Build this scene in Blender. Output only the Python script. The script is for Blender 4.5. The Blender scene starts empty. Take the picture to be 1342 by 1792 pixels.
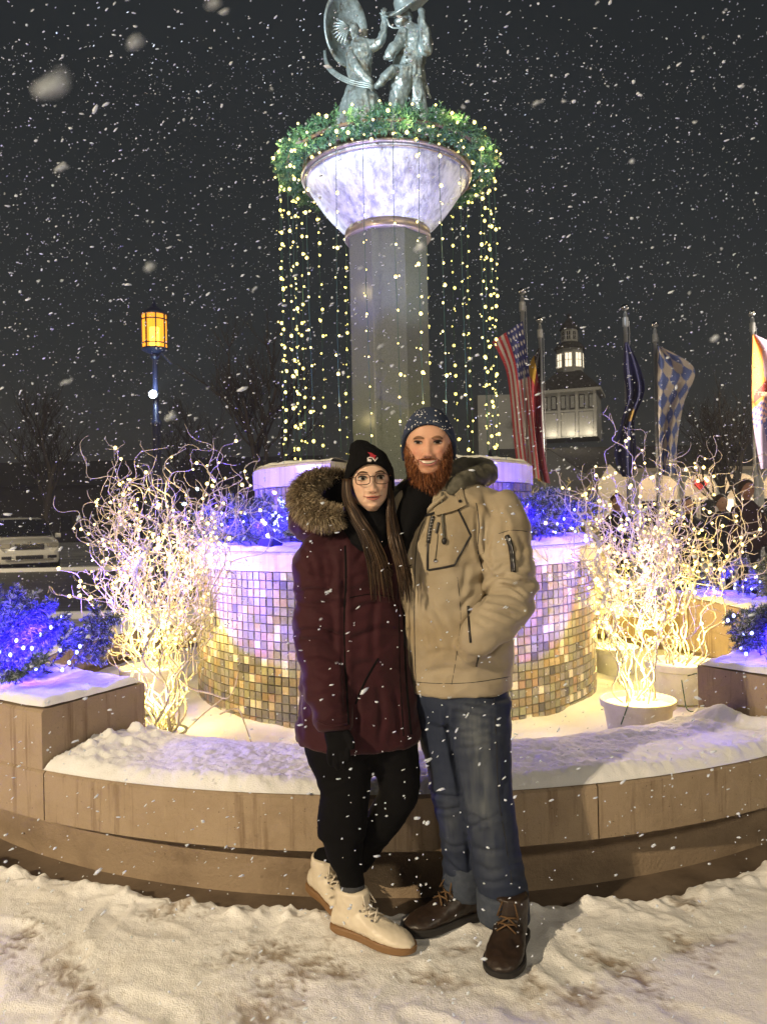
import bpy, bmesh, math, random
import numpy as np
from mathutils import Vector, Matrix, noise
R = math.radians
rnd = random.Random(7)
npr = np.random.default_rng(11)
SC = bpy.context.scene
COL = SC.collection

# ------------------------------------------------------------------ camera
F_PX, CX, CY = 1346.0, 671.0, 896.0
PITCH, ROLL = R(0.38), R(1.2)
CAM = Vector((0.0, 0.0, 1.46))
FWD = Vector((0, math.cos(PITCH), math.sin(PITCH)))
_up0 = Vector((0, -math.sin(PITCH), math.cos(PITCH)))
_r0 = Vector((1, 0, 0))
RIGHT = _r0 * math.cos(ROLL) - _up0 * math.sin(ROLL)
UP = _r0 * math.sin(ROLL) + _up0 * math.cos(ROLL)
cd = bpy.data.cameras.new("camera")
cam = bpy.data.objects.new("camera", cd)
COL.objects.link(cam)
m = Matrix.Identity(4)
for i in range(3):
    m[i][0], m[i][1], m[i][2], m[i][3] = RIGHT[i], UP[i], -FWD[i], CAM[i]
cam.matrix_world = m
cd.sensor_fit = 'VERTICAL'
cd.sensor_height = 24.0
cd.lens = 24.0 * F_PX / 1792.0
cd.clip_start, cd.clip_end = 0.05, 900.0
cd.dof.use_dof = True
cd.dof.focus_distance = 2.85
cd.dof.aperture_fstop = 5.6
SC.camera = cam

# ------------------------------------------------------------------ world, sun, exposure
W = bpy.data.worlds.new("World"); SC.world = W; W.use_nodes = True
nt = W.node_tree
bg = nt.nodes["Background"]
sky = nt.nodes.new("ShaderNodeTexSky"); sky.sky_type = 'NISHITA'; sky.sun_disc = False
sky.sun_elevation = R(1.0); sky.sun_rotation = R(150)
nt.links.new(sky.outputs[0], bg.inputs[0]); bg.inputs[1].default_value = 0.004
bg2 = nt.nodes.new("ShaderNodeBackground")            # low snow cloud lit by the town
bg2.inputs[0].default_value = (0.62, 0.84, 1.0, 1); bg2.inputs[1].default_value = 0.0120
ad = nt.nodes.new("ShaderNodeAddShader")
nt.links.new(bg.outputs[0], ad.inputs[0]); nt.links.new(bg2.outputs[0], ad.inputs[1])
nt.links.new(ad.outputs[0], nt.nodes["World Output"].inputs[0])
sl = bpy.data.lights.new("sun", 'SUN'); sl.energy = 0.60; sl.angle = R(6); sl.color = (1.0, 0.86, 0.64)
sun = bpy.data.objects.new("sun", sl); COL.objects.link(sun)
sun.rotation_euler = Vector((-0.62, 1.0, -0.80)).to_track_quat('-Z', 'Y').to_euler()

SC.render.engine = 'CYCLES'
SC.view_settings.view_transform = 'Standard'
SC.view_settings.look = 'None'
SC.view_settings.exposure = 0.35
SC.view_settings.gamma = 1.0
SC.view_settings.use_curve_mapping = False
cy = SC.cycles
cy.use_denoising = True
cy.max_bounces = 5; cy.diffuse_bounces = 2; cy.glossy_bounces = 2
cy.use_adaptive_sampling = True; cy.adaptive_threshold = 0.015
cy.transmission_bounces = 4; cy.transparent_max_bounces = 8
cy.sample_clamp_indirect = 4.0
cy.caustics_reflective = False; cy.caustics_refractive = False
cy.use_light_tree = True

# ------------------------------------------------------------------ helpers
def P(px, py, d):
    """world point seen at photo pixel (px, py) at depth d metres"""
    px, py, d = float(px), float(py), float(d)
    return CAM + d * (FWD + ((px - CX) / F_PX) * RIGHT - ((py - CY) / F_PX) * UP)

def G(px, py, z=0.0):
    """point of the level plane z under photo pixel"""
    v = FWD + ((px - CX) / F_PX) * RIGHT - ((py - CY) / F_PX) * UP
    t = (z - CAM.z) / v.z
    return CAM + t * v

def tag(o, label=None, cat=None, group=None, kind=None):
    if label: o["label"] = label
    if cat: o["category"] = cat
    if group: o["group"] = group
    if kind: o["kind"] = kind
    return o

def empty(name, loc=(0, 0, 0), label=None, cat=None, group=None, kind=None):
    o = bpy.data.objects.new(name, None); COL.objects.link(o)
    o.location = loc; o.empty_display_size = 0.1
    return tag(o, label, cat, group, kind)

def link_mesh(name, me, mats=None, parent=None, smooth=True):
    o = bpy.data.objects.new(name, me); COL.objects.link(o)
    if mats is not None:
        if not isinstance(mats, (list, tuple)): mats = [mats]
        if len(me.materials) == 0:
            for mm in mats: me.materials.append(mm)
    if parent is not None:
        o.parent = parent
        o.matrix_parent_inverse = Matrix.Translation(parent.location).inverted() if parent.parent is None else Matrix.Identity(4)
        if parent.parent is not None:
            o.matrix_parent_inverse = Matrix.Identity(4)
    return o

class MB:
    """mesh builder: everything in world coordinates"""
    def __init__(s):
        s.v = []; s.f = []; s.mi = []; s.cur = 0
    def add(s, vs, fs, mi=None):
        o = len(s.v)
        s.v.extend([tuple(a) for a in vs])
        s.f.extend([tuple(i + o for i in f) for f in fs])
        s.mi.extend([s.cur if mi is None else mi] * len(fs))
        return s
    def box(s, c, size, rot=None, mi=None, taper=1.0, bev=0.0):
        hx, hy, hz = size[0] / 2, size[1] / 2, size[2] / 2
        vs = []
        for z in (-1, 1):
            k = taper if z > 0 else 1.0
            for x, y in ((-1, -1), (1, -1), (1, 1), (-1, 1)):
                vs.append(Vector((x * hx * k, y * hy * k, z * hz)))
        if rot is not None: vs = [rot @ a for a in vs]
        c = Vector(c)
        s.add([a + c for a in vs], [(0, 3, 2, 1), (4, 5, 6, 7), (0, 1, 5, 4), (1, 2, 6, 5), (2, 3, 7, 6), (3, 0, 4, 7)], mi)
        return s
    def rings(s, rings, cap=True, closed=True, mi=None):
        n = len(rings[0]); vs = [p for r in rings for p in r]; fs = []
        for i in range(len(rings) - 1):
            for j in range(n if closed else n - 1):
                k = (j + 1) % n
                fs.append((i * n + j, i * n + k, (i + 1) * n + k, (i + 1) * n + j))
        if cap and closed:
            fs.append(tuple(range(n - 1, -1, -1)))
            fs.append(tuple((len(rings) - 1) * n + j for j in range(n)))
        return s.add(vs, fs, mi)
    def tube(s, pts, rad, n=6, mi=None, cap=True, flat=1.0):
        pts = [Vector(p) for p in pts]
        if not hasattr(rad, '__len__'): rad = [rad] * len(pts)
        rings = []; ref = None
        for i, p in enumerate(pts):
            t = (pts[min(i + 1, len(pts) - 1)] - pts[max(i - 1, 0)])
            if t.length < 1e-9: t = Vector((0, 0, 1))
            t.normalize()
            if ref is None: ref = Vector((0, 1, 0)) if abs(t.y) < .9 else Vector((1, 0, 0))
            u = ref - t * ref.dot(t)
            if u.length < 1e-6: u = t.orthogonal()
            u.normalize(); w = t.cross(u); ref = u
            rings.append([p + rad[i] * (math.cos(2 * math.pi * j / n) * w + math.sin(2 * math.pi * j / n) * u * flat) for j in range(n)])
        return s.rings(rings, cap, True, mi)
    def lathe(s, prof, c=(0, 0, 0), n=32, a0=0.0, a1=2 * math.pi, mi=None, cap=False):
        full = abs(a1 - a0 - 2 * math.pi) < 1e-6
        m_ = n if full else n + 1
        rings = []
        for r, z in prof:
            rings.append([(c[0] + r * math.sin(a0 + (a1 - a0) * j / n), c[1] - r * math.cos(a0 + (a1 - a0) * j / n), c[2] + z) for j in range(m_)])
        s.rings(rings, cap, full, mi)
        return s
    def sphere(s, c, r, nu=12, nv=8, mi=None, sc=(1, 1, 1)):
        rings = []
        for i in range(nv + 1):
            a = math.pi * i / nv
            rr = max(math.sin(a), 1e-3)
            rings.append([(c[0] + sc[0] * r * rr * math.cos(2 * math.pi * j / nu), c[1] + sc[1] * r * rr * math.sin(2 * math.pi * j / nu), c[2] - sc[2] * r * math.cos(a)) for j in range(nu)])
        return s.rings(rings, True, True, mi)
    def build(s, name, mats, parent=None, smooth=False, label=None, cat=None, group=None, kind=None, recalc=True, bevel=0.0):
        me = bpy.data.meshes.new(name)
        me.from_pydata(s.v, [], s.f); me.update()
        if not isinstance(mats, (list, tuple)): mats = [mats]
        for mm in mats: me.materials.append(mm)
        if any(s.mi): me.polygons.foreach_set("material_index", s.mi)
        if recalc or bevel:
            bm = bmesh.new(); bm.from_mesh(me)
            if recalc: bmesh.ops.recalc_face_normals(bm, faces=bm.faces)
            if bevel:
                es = [e for e in bm.edges if len(e.link_faces) == 2 and e.calc_face_angle(0) > 0.6]
                bmesh.ops.bevel(bm, geom=es, offset=bevel, segments=2, affect='EDGES', profile=.6)
            bm.to_mesh(me); bm.free()
        if smooth:
            me.polygons.foreach_set("use_smooth", [True] * len(me.polygons))
            if smooth == 'angle':
                me.set_sharp_from_angle(angle=R(38))
        o = link_mesh(name, me, None, parent)
        return tag(o, label, cat, group, kind)

def np_mesh(name, verts, faces, mats, parent=None, smooth=False, mi=None, **k):
    """big triangle / quad meshes from numpy arrays"""
    me = bpy.data.meshes.new(name)
    nf, w = faces.shape
    me.vertices.add(len(verts)); me.vertices.foreach_set("co", np.asarray(verts, np.float32).ravel())
    me.loops.add(nf * w); me.loops.foreach_set("vertex_index", np.asarray(faces, np.int32).ravel())
    me.polygons.add(nf)
    me.polygons.foreach_set("loop_start", np.arange(0, nf * w, w, dtype=np.int32))
    me.polygons.foreach_set("loop_total", np.full(nf, w, np.int32))
    if not isinstance(mats, (list, tuple)): mats = [mats]
    for mm in mats: me.materials.append(mm)
    if mi is not None: me.polygons.foreach_set("material_index", np.asarray(mi, np.int32))
    if smooth: me.polygons.foreach_set("use_smooth", np.ones(nf, bool))
    me.update(calc_edges=True); me.validate()
    o = link_mesh(name, me, None, parent)
    return tag(o, k.get('label'), k.get('cat'), k.get('group'), k.get('kind'))

def copy_part(src, name, parent):
    c = src.copy(); COL.objects.link(c); c.name = name; c.parent = parent
    return c

def bake(o, mods):
    """apply modifiers by evaluation; mods = list of (type, dict)"""
    for t, kw in mods:
        md = o.modifiers.new(t.lower(), t)
        for k, v in kw.items(): setattr(md, k, v)
    dg = bpy.context.evaluated_depsgraph_get()
    me = bpy.data.meshes.new_from_object(o.evaluated_get(dg))
    old = o.data; o.modifiers.clear(); o.data = me
    bpy.data.meshes.remove(old)
    return o

def get_co(me):
    a = np.empty(len(me.vertices) * 3, np.float32); me.vertices.foreach_get("co", a); return a.reshape(-1, 3)
def get_no(me):
    a = np.empty(len(me.vertices) * 3, np.float32); me.vertices.foreach_get("normal", a); return a.reshape(-1, 3)
def set_co(me, a):
    me.vertices.foreach_set("co", np.asarray(a, np.float32).ravel()); me.update()
def set_color(me, cols, name="tint"):
    at = me.color_attributes.new(name, 'FLOAT_COLOR', 'POINT')
    at.data.foreach_set("color", np.concatenate([cols, np.ones((len(cols), 1))], 1).astype(np.float32).ravel())
def ridged(p, f, oct=2):
    v = 0; a = 1.0
    for _ in range(oct):
        v += a * (1 - 2 * abs(noise.noise(p * f))); f *= 2.1; a *= .5
    return v

# ------------------------------------------------------------------ materials
def mat(name, col, rough=0.6, metal=0.0, spec=0.5, var=None, bump=None, emit=None, coat=0.0, sheen=0.0, attr=None, sss=0.0, vscale=None, trans=0.0):
    """var = (scale, colour2, lo, hi [,(sx,sy,sz)]) mixes a second colour by noise; bump = list of (scale, strength, dist)"""
    mt = bpy.data.materials.new(name); mt.use_nodes = True
    n = mt.node_tree.nodes; l = mt.node_tree.links
    b = n["Principled BSDF"]
    c4 = (*col, 1)
    b.inputs["Base Color"].default_value = c4
    b.inputs["Roughness"].default_value = rough
    b.inputs["Metallic"].default_value = metal
    b.inputs["Specular IOR Level"].default_value = spec
    if coat: b.inputs["Coat Weight"].default_value = coat; b.inputs["Coat Roughness"].default_value = .15
    if sheen: b.inputs["Sheen Weight"].default_value = sheen; b.inputs["Sheen Roughness"].default_value = .5
    if sss:
        b.inputs["Subsurface Weight"].default_value = sss
        b.inputs["Subsurface Radius"].default_value = (1, .35, .2); b.inputs["Subsurface Scale"].default_value = .006
    if trans: b.inputs["Transmission Weight"].default_value = trans
    tc = n.new("ShaderNodeTexCoord")
    geo = n.new("ShaderNodeNewGeometry")
    last = None
    if attr:
        at = n.new("ShaderNodeAttribute"); at.attribute_name = attr
        last = at.outputs["Color"]
    for v in (var if isinstance(var, list) else ([var] if var else [])):
        no = n.new("ShaderNodeTexNoise"); no.inputs["Scale"].default_value = v[0]; no.inputs["Detail"].default_value = 5
        no.inputs["Roughness"].default_value = .65
        if len(v) > 4:
            mp = n.new("ShaderNodeMapping"); mp.inputs["Scale"].default_value = v[4]
            l.new(geo.outputs["Position"], mp.inputs[0]); l.new(mp.outputs[0], no.inputs["Vector"])
        else:
            l.new(geo.outputs["Position"], no.inputs["Vector"])
        rp = n.new("ShaderNodeMapRange"); rp.inputs["From Min"].default_value = v[2]; rp.inputs["From Max"].default_value = v[3]
        l.new(no.outputs["Fac"], rp.inputs["Value"])
        mx = n.new("ShaderNodeMix"); mx.data_type = 'RGBA'
        if last is None: mx.inputs["A"].default_value = c4
        else: l.new(last, mx.inputs["A"])
        mx.inputs["B"].default_value = (*v[1], 1)
        l.new(rp.outputs["Result"], mx.inputs["Factor"])
        last = mx.outputs["Result"]
    if last is not None: l.new(last, b.inputs["Base Color"])
    prev = None
    for bp in (bump or []):
        no = n.new("ShaderNodeTexNoise"); no.inputs["Scale"].default_value = bp[0]; no.inputs["Detail"].default_value = 4
        if len(bp) > 4: no.noise_type = bp[4]; no.inputs["Detail"].default_value = 1.5
        if len(bp) > 3:
            mp = n.new("ShaderNodeMapping"); mp.inputs["Scale"].default_value = bp[3]
            l.new(geo.outputs["Position"], mp.inputs[0]); l.new(mp.outputs[0], no.inputs["Vector"])
        else:
            l.new(geo.outputs["Position"], no.inputs["Vector"])
        bu = n.new("ShaderNodeBump"); bu.inputs["Strength"].default_value = bp[1]; bu.inputs["Distance"].default_value = bp[2]
        l.new(no.outputs["Fac"], bu.inputs["Height"])
        if prev is not None: l.new(prev, bu.inputs["Normal"])
        prev = bu.outputs["Normal"]
    if prev is not None: l.new(prev, b.inputs["Normal"])
    if emit:
        b.inputs["Emission Color"].default_value = (*emit[0], 1); b.inputs["Emission Strength"].default_value = emit[1]
        try: mt.cycles.emission_sampling = 'NONE' if len(emit) < 3 else emit[2]
        except Exception: pass
    return mt

def point_light(name, loc, power, col, radius=0.05, parent=None, cutoff=None):
    ld = bpy.data.lights.new(name, 'POINT'); ld.energy = power; ld.color = col; ld.shadow_soft_size = radius
    o = bpy.data.objects.new(name, ld); COL.objects.link(o); o.location = loc
    return o
def spot_light(name, loc, target, power, col, angle=60, blend=.3, radius=0.04):
    ld = bpy.data.lights.new(name, 'SPOT'); ld.energy = power; ld.color = col; ld.shadow_soft_size = radius
    ld.spot_size = R(angle); ld.spot_blend = blend
    o = bpy.data.objects.new(name, ld); COL.objects.link(o); o.location = loc
    o.rotation_euler = (Vector(target) - Vector(loc)).to_track_quat('-Z', 'Y').to_euler()
    return o

M = {}
M['snow'] = mat("snow", (.86, .86, .86), .85, spec=.3, bump=[(180, .5, .006), (700, .35, .002)], var=(9, (.80, .81, .83), .45, .75))
M['snow_dirty'] = mat("trodden_snow", (.93, .92, .90), .85, spec=.3, attr="tint", var=[(2.4, (.82, .79, .74), .52, .76), (36, (.30, .23, .16), .67, .78)], bump=[(60, .3, .010), (240, .55, .005)])
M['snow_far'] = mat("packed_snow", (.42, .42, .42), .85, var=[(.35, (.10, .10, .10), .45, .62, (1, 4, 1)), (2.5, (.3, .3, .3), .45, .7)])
M['asphalt'] = mat("wet_asphalt", (.05, .05, .05), .45, var=(1.2, (.20, .20, .20), .52, .72, (.25, 5, 1)), bump=[(60, .3, .01)])
M['pavement'] = mat("wet_paving", (.16, .12, .085), .5, var=(5, (.09, .065, .045), .4, .65), bump=[(60, .3, .006)])
M['concrete'] = mat("cast_concrete", (.36, .275, .185), .8, spec=.3,
                    var=[(5, (.29, .215, .14), .48, .72), (3.0, (.16, .105, .062), .53, .72, (7, 7, .5)), (85, (.13, .09, .055), .655, .69), (320, (.27, .20, .13), .5, .7)], bump=[(40, .35, .01), (85, -.5, .006), (260, .5, .004)])
M['concrete_wet'] = mat("damp_concrete", (.34, .255, .17), .7, spec=.4, var=[(4, (.24, .175, .115), .48, .68), (85, (.13, .09, .055), .66, .69), (320, (.26, .19, .13), .5, .7)], bump=[(60, .4, .01), (260, .5, .004)])
M['limestone'] = mat("limestone_cap", (.62, .58, .52), .7, spec=.3, var=[(2.5, (.45, .38, .30), .48, .70, (9, 9, .4))], bump=[(90, .2, .004)])
M['grout'] = mat("dark_grout", (.16, .15, .14), .9)
M['granite'] = mat("polished_granite", (.145, .165, .15), .24, spec=.6, var=(140, (.09, .105, .095), .4, .65))
M['black_metal'] = mat("black_painted_metal", (.012, .014, .02), .4, spec=.5)
M['wire'] = mat("green_wire", (.03, .08, .06), .5)
M['bulb_warm'] = mat("warm_bulb", (.9, .8, .5), .4, emit=((1.0, .80, .16), 2.8))
M['bulb_hot'] = mat("bright_warm_bulb", (.9, .8, .5), .4, emit=((1.0, .80, .20), 3.4))
M['bulb_blue'] = mat("blue_bulb", (.2, .2, .9), .4, emit=((.35, .42, 1.0), 7.0))
M['white_metal'] = mat("brushed_pole_metal", (.55, .56, .58), .35, metal=.7)
# ================================================================== ground
FC = Vector((0.08, 6.25, 0.0))         # centre of the round fountain
def pol(r, deg, z=0.0):
    a = R(deg)
    return Vector((FC.x + r * math.sin(a), FC.y - r * math.cos(a), z))

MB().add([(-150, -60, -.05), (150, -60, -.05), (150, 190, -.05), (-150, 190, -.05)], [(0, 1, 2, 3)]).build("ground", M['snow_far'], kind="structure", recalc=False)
MB().add([(-60, 12.2, -.046), (-1.2, 12.8, -.046), (-2.5, 24.6, -.046), (-60, 23.5, -.046)], [(0, 1, 2, 3)]).build("road", M['asphalt'], kind="structure", recalc=False)
_kb = MB()
_kb.box((-31, 11.98, -.0), (58, .18, .12), Matrix.Rotation(R(.58), 3, 'Z')); _kb.box((-31, 24.3, .0), (58, .3, .13), Matrix.Rotation(R(1.1), 3, 'Z'))
_kb.build("kerb", M['snow'], kind="structure", bevel=.02)
_pv = MB(); _pv.lathe([(3.0, -.042), (6.8, -.042)], FC, 90, R(-100), R(100)); _pv.build("plaza_paving", M['pavement'], kind="structure", recalc=False)

# trodden snow on the plaza: a displaced polar sheet with an uneven shovelled edge at the wall
def plaza_snow():
    na, nr = 620, 190
    ang = np.linspace(R(-62), R(62), na)
    prints = []
    q = random.Random(3)
    for _ in range(60):
        prints.append((q.uniform(-2.1, 2.1), q.uniform(2.0, 3.0), q.uniform(0, 3.14), q.uniform(.005, .012)))
    for (px, py) in ((590, 1625), (668, 1655), (575, 1590), (770, 1635), (878, 1690)):
        g = G(px, py); prints.append((g.x, g.y, .3, .004))
    pr = np.array(prints)
    V = np.zeros((na, nr, 3), np.float32)
    for i, a in enumerate(ang):
        e0 = 3.36 + .05 * noise.noise(Vector((a * 9, 1.3, 0))) + .03 * noise.noise(Vector((a * 33, 4, 0))) + .02 * noise.noise(Vector((a * 90, 9, 0)))
        e0 += .05 * math.exp(-((a - R(17)) / R(8)) ** 2)
        for j in range(nr):
            t = j / (nr - 1)
            r = e0 + (t ** 1.7) * 3.4
            x = FC.x + r * math.sin(a); y = FC.y - r * math.cos(a)
            e = r - e0
            p = Vector((x, y, 0))
            h = .006 * noise.noise(p * 2.4) + .0045 * noise.noise(p * 8) + .0040 * noise.noise(p * 23) + .003 * abs(noise.noise(p * 60))
            lump = max(0, .3 + noise.noise(Vector((a * 22, r * 7, 2)))) * .035 + max(0, noise.noise(Vector((a * 70, r * 20, 5)))) * .03
            h += lump * math.exp(-((e - .07) / .075) ** 2)
            k = min(1, e / .05)
            h = -.046 + (h + .046) * (k * k * (3 - 2 * k))
            V[i, j] = (x, y, h)
    co = V.reshape(-1, 3)
    for (x, y, a, dep) in pr:
        dx = co[:, 0] - x; dy = co[:, 1] - y
        u = dx * math.cos(a) + dy * math.sin(a); v = -dx * math.sin(a) + dy * math.cos(a)
        q2 = (u / .13) ** 2 + (v / .05) ** 2
        co[:, 2] += np.where(co[:, 2] > -.03, -dep * np.exp(-q2 ** 2) + dep * .45 * np.exp(-((q2 - 1.5) / .5) ** 2), 0)
    dirt = np.zeros(len(co)); q = random.Random(12)
    spots = [(40, 1640, .13), (110, 1690, .15), (150, 1740, .14), (310, 1592, .12), (470, 1668, .16), (455, 1765, .2), (540, 1690, .12), (600, 1700, .1), (1060, 1680, .10), (1110, 1705, .14), (1200, 1655, .12), (1185, 1572, .1), (1245, 1650, .1), (930, 1725, .10), (1010, 1745, .13), (780, 1715, .12), (800, 1660, .08), (250, 1560, .07)]
    for (px, py, r_) in spots:
        g = G(px, py); dx, dy = co[:, 0] - g.x, co[:, 1] - g.y; a = q.uniform(0, 3.1)
        u = dx * math.cos(a) + dy * math.sin(a); v = -dx * math.sin(a) + dy * math.cos(a)
        dirt = np.maximum(dirt, np.exp(-((u / r_) ** 2 + (v / (r_ * .55)) ** 2)))
    for i in np.nonzero(dirt > .04)[0]:
        p = Vector((float(co[i, 0]), float(co[i, 1]), 0)); nz = noise.noise(p * 38) * .6 + noise.noise(p * 85) * .45 + .3 * noise.noise(p * 12)
        co[i, 2] += dirt[i] * (-.006 + .010 * nz); dirt[i] = min(1, max(0, dirt[i] * 1.2 - .42 - nz * 1.6))
    np_cols = np.array((.93, .92, .90)) * (1 - dirt[:, None]) + np.array((.33, .265, .20)) * dirt[:, None]
    idx = np.arange(na * nr).reshape(na, nr)
    f = np.stack([idx[:-1, :-1], idx[:-1, 1:], idx[1:, 1:], idx[1:, :-1]], -1).reshape(-1, 4)
    o = np_mesh("plaza_snow", co, f, M['snow_dirty'], smooth=True, kind="structure")
    set_color(o.data, np_cols)
plaza_snow()

# ================================================================== fountain
fountain = empty("fountain", FC, "round tiered fountain with mosaic drums, granite column and metal bowl behind the couple", "fountain")
WR, WZ, LZ = 3.35, .41, .20
def arc_solid(mb, r0, r1, z0, z1, a0, a1, n, ch=0.0):
    rings = []
    for i in range(n + 1):
        a = a0 + (a1 - a0) * i / n
        if ch:
            rings.append([pol(r0, a, z0), pol(r1, a, z0), pol(r1, a, z1 - ch), pol(r1 - ch, a, z1), pol(r0, a, z1)])
        else:
            rings.append([pol(r0, a, z0), pol(r1, a, z0), pol(r1, a, z1), pol(r0, a, z1)])
    mb.rings(rings)
base = MB(); arc_solid(base, 2.85, 3.21, -.05, LZ - .003, -180, 179.9, 140); base.build("wall_base", M['concrete_wet'], fountain)
for k in range(9):
    a = -27.5 + 40 * k
    b = MB(); arc_solid(b, 2.75, WR, LZ, WZ, a + .06, a + 39.94, 22, .012)
    b.build("wall_panel", M['concrete'], fountain)
blocks = []
for a0, a1 in ((-64, -27.7), (33.3, 70), (84, 112)):
    b = MB(); arc_solid(b, 2.752, WR - .004, WZ + .002, .665, a0, a1, 20, .012)
    blocks.append(b.build("planter_block", M['concrete'], fountain))

def snow_sheet(name, r0, r1, a0, a1, na, nr, zf, parent=None, mt='snow', **k):
    V = np.zeros((na, nr, 3), np.float32)
    for i in range(na):
        a = a0 + (a1 - a0) * i / (na - 1)
        for j in range(nr):
            r = r0 + (r1 - r0) * j / (nr - 1)
            p = pol(r, a, 0); V[i, j] = (p.x, p.y, zf(r, a, p))
    idx = np.arange(na * nr).reshape(na, nr)
    f = np.stack([idx[:-1, :-1], idx[:-1, 1:], idx[1:, 1:], idx[1:, :-1]], -1).reshape(-1, 4)
    return np_mesh(name, V.reshape(-1, 3), f, M[mt], parent, smooth=True, **k)

def zf_front(r, a, p):
    out = min(1.0, max(0, (WR - .004 + .006 * noise.noise(Vector((a * 1.1, 3, 1))) - r) / .07))
    out = math.sin(out * math.pi / 2)
    h = .042 + .018 * noise.noise(p * 3.1) + .010 * noise.noise(p * 9 + Vector((0, 0, 3))) + .008 * noise.noise(p * 26) + .006 * ridged(p, 60, 1)
    h *= .35 + .65 * min(1, max(0, (r - 2.72) / .22))
    h += .06 * math.exp(-((a + 25.5) / 2.6) ** 2) * (.5 + max(0, noise.noise(p * 14))) * (1 if r < 3.15 else max(0, 1 - (r - 3.15) / .15))
    h += .05 * math.exp(-((a - 31.3) / 3.0) ** 2) * (.5 + noise.noise(p * 9))
    z = WZ + .003 + max(.001, h * out)
    if r < 2.80:
        k = min(1, (2.80 - r) / .22); z += -k * k * (3 - 2 * k) * (z - .15)
    return z
snow_sheet("snow_on_seat_wall", 2.38, WR - .002, -27.6, 33.2, 470, 120, zf_front, label="rough snow lying on the fountain's low curved seat wall", cat="snow", kind="stuff")
def zf_ring(r, a, p):
    out = min(1.0, max(0, min(WR - r, r - 2.75) / .05)); out = math.sin(out * math.pi / 2)
    return WZ + .003 + (.05 + .02 * noise.noise(p * 4) + .01 * noise.noise(p * 12)) * out
snow_sheet("snow_on_back_wall", 2.752, WR - .002, 112.2, 295.8, 200, 16, zf_ring, label="snow on the far side of the fountain's ring wall", cat="snow", kind="stuff")
def zf_block(r, a, p):
    out = min(1.0, max(0, min(WR - .012 - r, r - 2.76, (r * R(1)) * min(abs(a - zf_block.a0), abs(a - zf_block.a1))) / .05)); out = math.sin(out * math.pi / 2)
    return .668 + max(.001, (.038 + .022 * noise.noise(p * 5) + .01 * noise.noise(p * 16) + .004 * noise.noise(p * 50)) * out)
for (a0, a1), lb in (((-64, -27.7), "snow on the raised planter block at the left"), ((33.3, 70), "snow on the raised planter block at the right edge"), ((84, 112), "snow on the raised block behind the right planter")):
    zf_block.a0, zf_block.a1 = a0, a1
    snow_sheet("snow_on_planter", 2.762, WR - .018, a0 + .1, a1 - .1, 150, 40, zf_block, label=lb, cat="snow", kind="stuff")
snow_sheet("snow_in_basin", 1.5, 2.78, -180, 180, 260, 40, lambda r, a, p: .135 + .025 * noise.noise(p * 2.2) + .012 * noise.noise(p * 7) + .02 * max(0, 1 - (r - 1.56) / .15),
           label="snow filling the basin around the mosaic drum", cat="snow", kind="stuff")

# ---- lower and upper mosaic drums
T1R, T1Z0, T1Z1 = 1.553, .10, 1.125
T2R, T2Z0, T2Z1 = 1.095, 1.20, 1.69
core = MB(); core.lathe([(T1R, T1Z0), (T1R, T1Z1)], FC, 120); core.lathe([(.3, 1.2), (T1R, 1.2)], FC, 60)
low = core.build("lower_drum", M['grout'], fountain, smooth=True)
capp = MB(); capp.lathe([(1.05, 1.13), (1.575, 1.128), (1.580, 1.135), (1.580, 1.235), (1.565, 1.25), (1.05, 1.25)], FC, 160); capp.build("lower_cap", M['limestone'], fountain, smooth='angle')
up = MB(); up.lathe([(T2R, T2Z0), (T2R, T2Z1)], FC, 100, R(23), R(337)); up_d = up.build("upper_drum", M['grout'], fountain, smooth=True)
cap2 = MB(); arc_solid(cap2, .80, 1.117, 1.693, 1.85, 23, 337, 120, .02); cap2.build("upper_cap", M['limestone'], fountain, smooth='angle')
M['slate'] = mat("blue_grey_slate_slab", (.16, .17, .20), .4, var=(9, (.22, .22, .25), .4, .6), bump=[(40, .2, .004)])
for k in range(5):
    b = MB(); arc_solid(b, 1.06, 1.10, 1.2, 1.69, -22.6 + k * 9.1, -22.6 + k * 9.1 + 8.9, 4); b.build("slab", M['slate'], up_d)
b = MB(); arc_solid(b, 1.0, 1.112, 1.692, 1.71, -22.7, 22.7, 20); b.build("weir_edge", M['limestone'], fountain)
b = MB(); b.lathe([(0.05, 1.66), (1.08, 1.66)], FC, 60); b.build("upper_basin_floor", M['slate'], fountain)
def snow_cap_f(rin, rout, z):
    def f(r, a, p):
        out = min(1.0, max(0, min(rout - r, r - rin) / .05)); out = math.sin(out * math.pi / 2)
        return z + (.022 + .012 * noise.noise(p * 6) + .006 * noise.noise(p * 19)) * out
    return f
snow_sheet("snow_on_upper_drum", .805, 1.096, 23.2, 336.8, 240, 14, snow_cap_f(.805, 1.096, 1.853), label="thin snow along the rim of the upper drum", cat="snow", kind="stuff")
def f_ledge(r, a, p):
    out = min(1.0, max(0, (1.562 - r) / .06)); out = math.sin(out * math.pi / 2)
    return 1.253 + max(.001, (.035 + .03 * noise.noise(p * 4) + .012 * noise.noise(p * 13)) * out)
snow_sheet("snow_on_drum_ledge", 1.1, 1.562, -178, 178, 260, 24, f_ledge, label="snow on the ledge between the two mosaic drums", cat="snow", kind="stuff")

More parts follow.
